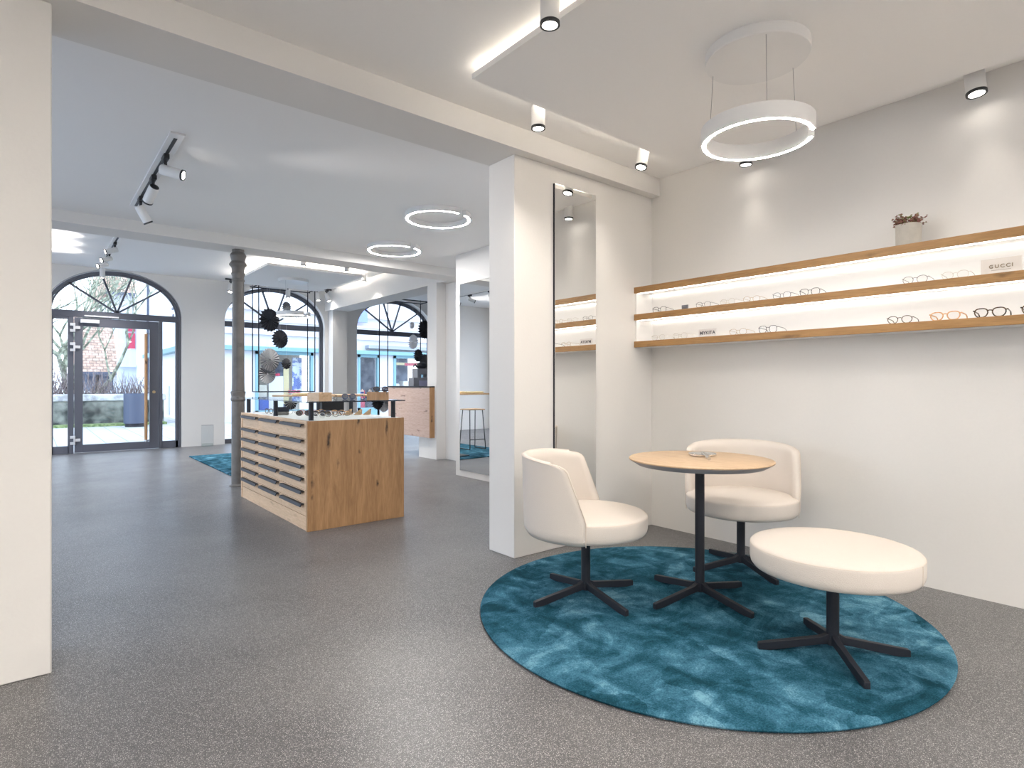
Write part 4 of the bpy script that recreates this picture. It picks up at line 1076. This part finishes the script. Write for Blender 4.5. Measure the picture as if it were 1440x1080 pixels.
bx('flat_roof', (.3, 14, .35, 3.6, 3.5, 3.62), 'facade', t)
for x0_, x1_ in ((1.75, 3.65), (5.3, 6.15), (6.75, 8.1)):
    f_ = bx('shop_window', (x0_, x0_+.09, -.05, .08, 0, 2.30), 'teal', t); bx('window_post', (x1_-.09, x1_, -.05, .08, 0, 2.30), 'teal', f_)
    bx('window_rail', (x0_, x1_, -.05, .08, .0, .35), 'teal', f_); bx('window_rail', (x0_, x1_, -.05, .08, 2.2, 2.30), 'teal', f_); bx('shop_pane', (x0_+.09, x1_-.09, .01, .02, .35, 2.2), 'pane', f_)
bx('back_room', (1.75, 3.65, 1.3, 1.4, 0, 2.42), 'cream_in', t); bx('back_room', (5.3, 8.1, 1.3, 1.4, 0, 2.42), 'dark_in', t); bx('shop_floor', (1.7, 8.1, .35, 1.3, 0, .25), 'facade2', t)
bx('shop_ceiling', (1.7, 8.1, .35, 1.4, 2.42, 2.5), 'cream_in', t)
bx('drain_pipe', (-.10, -.02, 8.9, 8.98, 0, 8.4), 'bluegrey', t)
for y in (1.8, 3.4): bx('ledge_slot', (-.03, .0, y, y+.25, 3.6, 3.68), 'bluegrey', t); bx('ledge_slot', (-.03, 0, y+.1, y+.35, 3.85, 3.93), 'bluegrey', t)
for y in (4.2, 8.0): bx('door_niche', (-.05, .0, y, y+.5, .1, 1.15), 'render2', t)
for z0, z1 in ((3.72, 4.10), (2.90, 3.64)):
    s_ = bx('shutter', (-.40, -.05, 12.93, 12.99, z0, z1), 'shutter', t)
bx('balcony', (-.72, -.05, 12.6, 13.0, 2.02, 2.12), 'render2', t)
bx('blue_sign_board', (4.8, 5.55, -.3, -.2, 3.45, 4.15), 'blue_sign', t)
# shop window goods
def good(name, dims, m, lb, cat, bevel=0):
    o = bx(name, dims, m, bevel=bevel); tag(o, lb, cat); return o
good('poster', (7.02, 7.35, 20.5, 20.52, .8, 2.1), 'blossom', 'tall blue and white patterned poster in the shop window across the street', 'poster')
good('yellow_board', (6.72, 6.90, 20.5, 20.53, .5, 2.0), 'yellow', 'narrow yellow upright board in the shop window across the street', 'board')
good('display_plinth', (6.2, 6.68, 20.4, 20.7, .21, 1.45), 'sign2', 'white plinth in the shop window across the street', 'plinth')
good('display_plinth', (5.78, 6.14, 20.4, 20.75, .21, 1.15), 'cream_in', 'low cream plinth left in the shop window across the street', 'plinth')
good('blue_box', (5.85, 6.15, 20.25, 20.38, .31, .75), 'cobalt', 'cobalt blue box low in the shop window across the street', 'box')
good('shelf_unit', (6.55, 6.98, 20.9, 21.1, .21, 1.95), 'dark_in', 'dark shelf unit at the back of the shop window across the street', 'shelf')
for i, (x, z) in enumerate(((6.42, 1.50), (6.95, .92), (7.12, .92))):
    t2 = thing('red_bow', ['red bow on the white plinth across the street', 'left red bow at the foot of the blue poster', 'right red bow at the foot of the blue poster'][i], 'bow', (x, 20.36, z), 0, 'red bows in the shop window')
    bm = BM()
    for s in (-1, 1): lathe(bm, [(0, -.05), (.05, -.04), (.07, 0), (.05, .04), (0, .05)], 12, c=(s*.07, 0, 0), mtx=None)
    obj('bow_loops', bm, 'pinkred', t2)
    bm = BM(); cyl(bm, (0, 0, -.05), (0, 0, .02), .02); obj('bow_knot', bm, 'pinkred', t2)
    bx('bow_stand', (-.01, .01, -.01, .01, .21-z if i else -.05, -.045), 'sign2', t2)
good('sign_board', (10.72, 11.95, 20.4, 20.42, 1.92, 2.02), 'yellow', 'yellow strip sign in the second shop window', 'sign')
good('sign_board', (11.35, 11.9, 20.38, 20.40, 1.90, 2.0), 'pinkred', 'red strip sign beside the yellow one in the second shop window', 'sign')
good('white_goods', (10.75, 11.15, 20.4, 20.8, .21, 1.2), 'sign2', 'pile of white goods left in the second shop window', 'goods', .05)
good('white_goods', (11.3, 11.75, 20.4, 20.8, .21, 1.3), 'sign2', 'pile of white goods right in the second shop window', 'goods', .05)
good('coloured_goods', (9.3, 9.7, 20.4, 20.7, .21, .95), 'pinkred', 'red goods low in the narrow shop window', 'goods', .05)
# houses beyond the trees
def house(label, x, y, w, dpt, eave, ridge, wallm, roofm='roof'):
    t = thing('house', label, 'house', (x, y, -.04))
    bx('house_wall', (0, w, 0, dpt, 0, eave), wallm, t)
    bm = BM(); vs = [bm.verts.new(p) for p in ((-.3, -.4, eave), (w+.3, -.4, eave), (w+.3, dpt/2, ridge), (-.3, dpt/2, ridge), (-.3, dpt+.4, eave), (w+.3, dpt+.4, eave))]
    bm.faces.new([vs[0], vs[1], vs[2], vs[3]]); bm.faces.new([vs[3], vs[2], vs[5], vs[4]]); bm.faces.new([vs[0], vs[3], vs[4]]); bm.faces.new([vs[1], vs[5], vs[2]]); bm.faces.new([vs[0], vs[4], vs[5], vs[1]])
    rf = obj('roof', bm, roofm, t)
    bx('gutter', (-.3, w+.3, -.5, -.38, eave-.1, eave+.05), 'bluegrey', rf)
    for k in range(2):
        wx = w*(.25+.5*k); f_ = bx('house_window', (wx-.45, wx+.45, -.05, .0, eave*.45, eave*.45+1.1), 'render', t); bx('house_pane', (wx-.36, wx+.36, -.07, -.05, eave*.45+.1, eave*.45+1.0), 'dark_in', f_)
    return t
house('tall house with red tiled roof showing through the top of the door arch', 3.6, 41, 6.0, 9, 6.5, 11, 'render2')
house('low house with a steep red tiled roof reaching down behind the hedge', 1.95, 34.6, 1.1, 7, 1.75, 4.9, 'facade')
house('pale house at the far left behind the bare trees', -8.5, 38, 5.0, 8, 4.0, 7, 'facade2')

# ------------------------------------------------------------------ WORLD, CAMERA, VIEW
w = bpy.data.worlds.new('overcast_sky'); bpy.context.scene.world = w; w.use_nodes = True
nt = w.node_tree; bg = nt.nodes['Background']
tc = nt.nodes.new('ShaderNodeTexCoord'); sp = nt.nodes.new('ShaderNodeSeparateXYZ'); rp = nt.nodes.new('ShaderNodeValToRGB')
nt.links.new(tc.outputs['Generated'], sp.inputs[0]); nt.links.new(sp.outputs['Z'], rp.inputs['Fac'])
rp.color_ramp.elements[0].color = (.74, .85, 1, 1); rp.color_ramp.elements[1].color = (.62, .77, 1, 1)
nt.links.new(rp.outputs[0], bg.inputs['Color']); bg.inputs['Strength'].default_value = 2.7

# daylight portals in the openings (guides for sky sampling)
def portal(loc, rot, sx, sy):
    l = bpy.data.lights.new('window_portal', 'AREA'); l.shape = 'RECTANGLE'; l.size = sx; l.size_y = sy; l.cycles.is_portal = True
    o = bpy.data.objects.new('window_portal', l); C.objects.link(o); o.location = loc; o.rotation_euler = rot
for cx, hw in ((1.18, .98), (3.925, .98), (6.67, 1.03)): portal((cx, YF+.28, 1.6), (-PI/2, 0, 0), 2*hw, 3.15)
portal((-1.2, 5.35, 1.35), (0, -PI/2, 0), 2.7, 3.1); portal((-1.2, 10.05, 1.45), (0, -PI/2, 0), 2.9, 3.9)
portal((-.1, -3.98, 1.65), (PI/2, 0, 0), 2.2, 1.5)

cam = bpy.data.cameras.new('camera'); cam.sensor_width = 36; cam.lens = 36*820.7/1440
co = bpy.data.objects.new('camera', cam); C.objects.link(co); co.location = (0, 0, H)
co.rotation_euler = (PI/2, 0, -math.atan2(.6364, .7714)); cam.clip_start = .05
sc = bpy.context.scene; sc.camera = co
sc.view_settings.view_transform = 'Standard'; sc.view_settings.look = 'None'; sc.view_settings.gamma = 1; sc.view_settings.use_curve_mapping = False
sc.view_settings.exposure = 0.7
sc.cycles.max_bounces = 10; sc.cycles.diffuse_bounces = 6; sc.cycles.transparent_max_bounces = 16
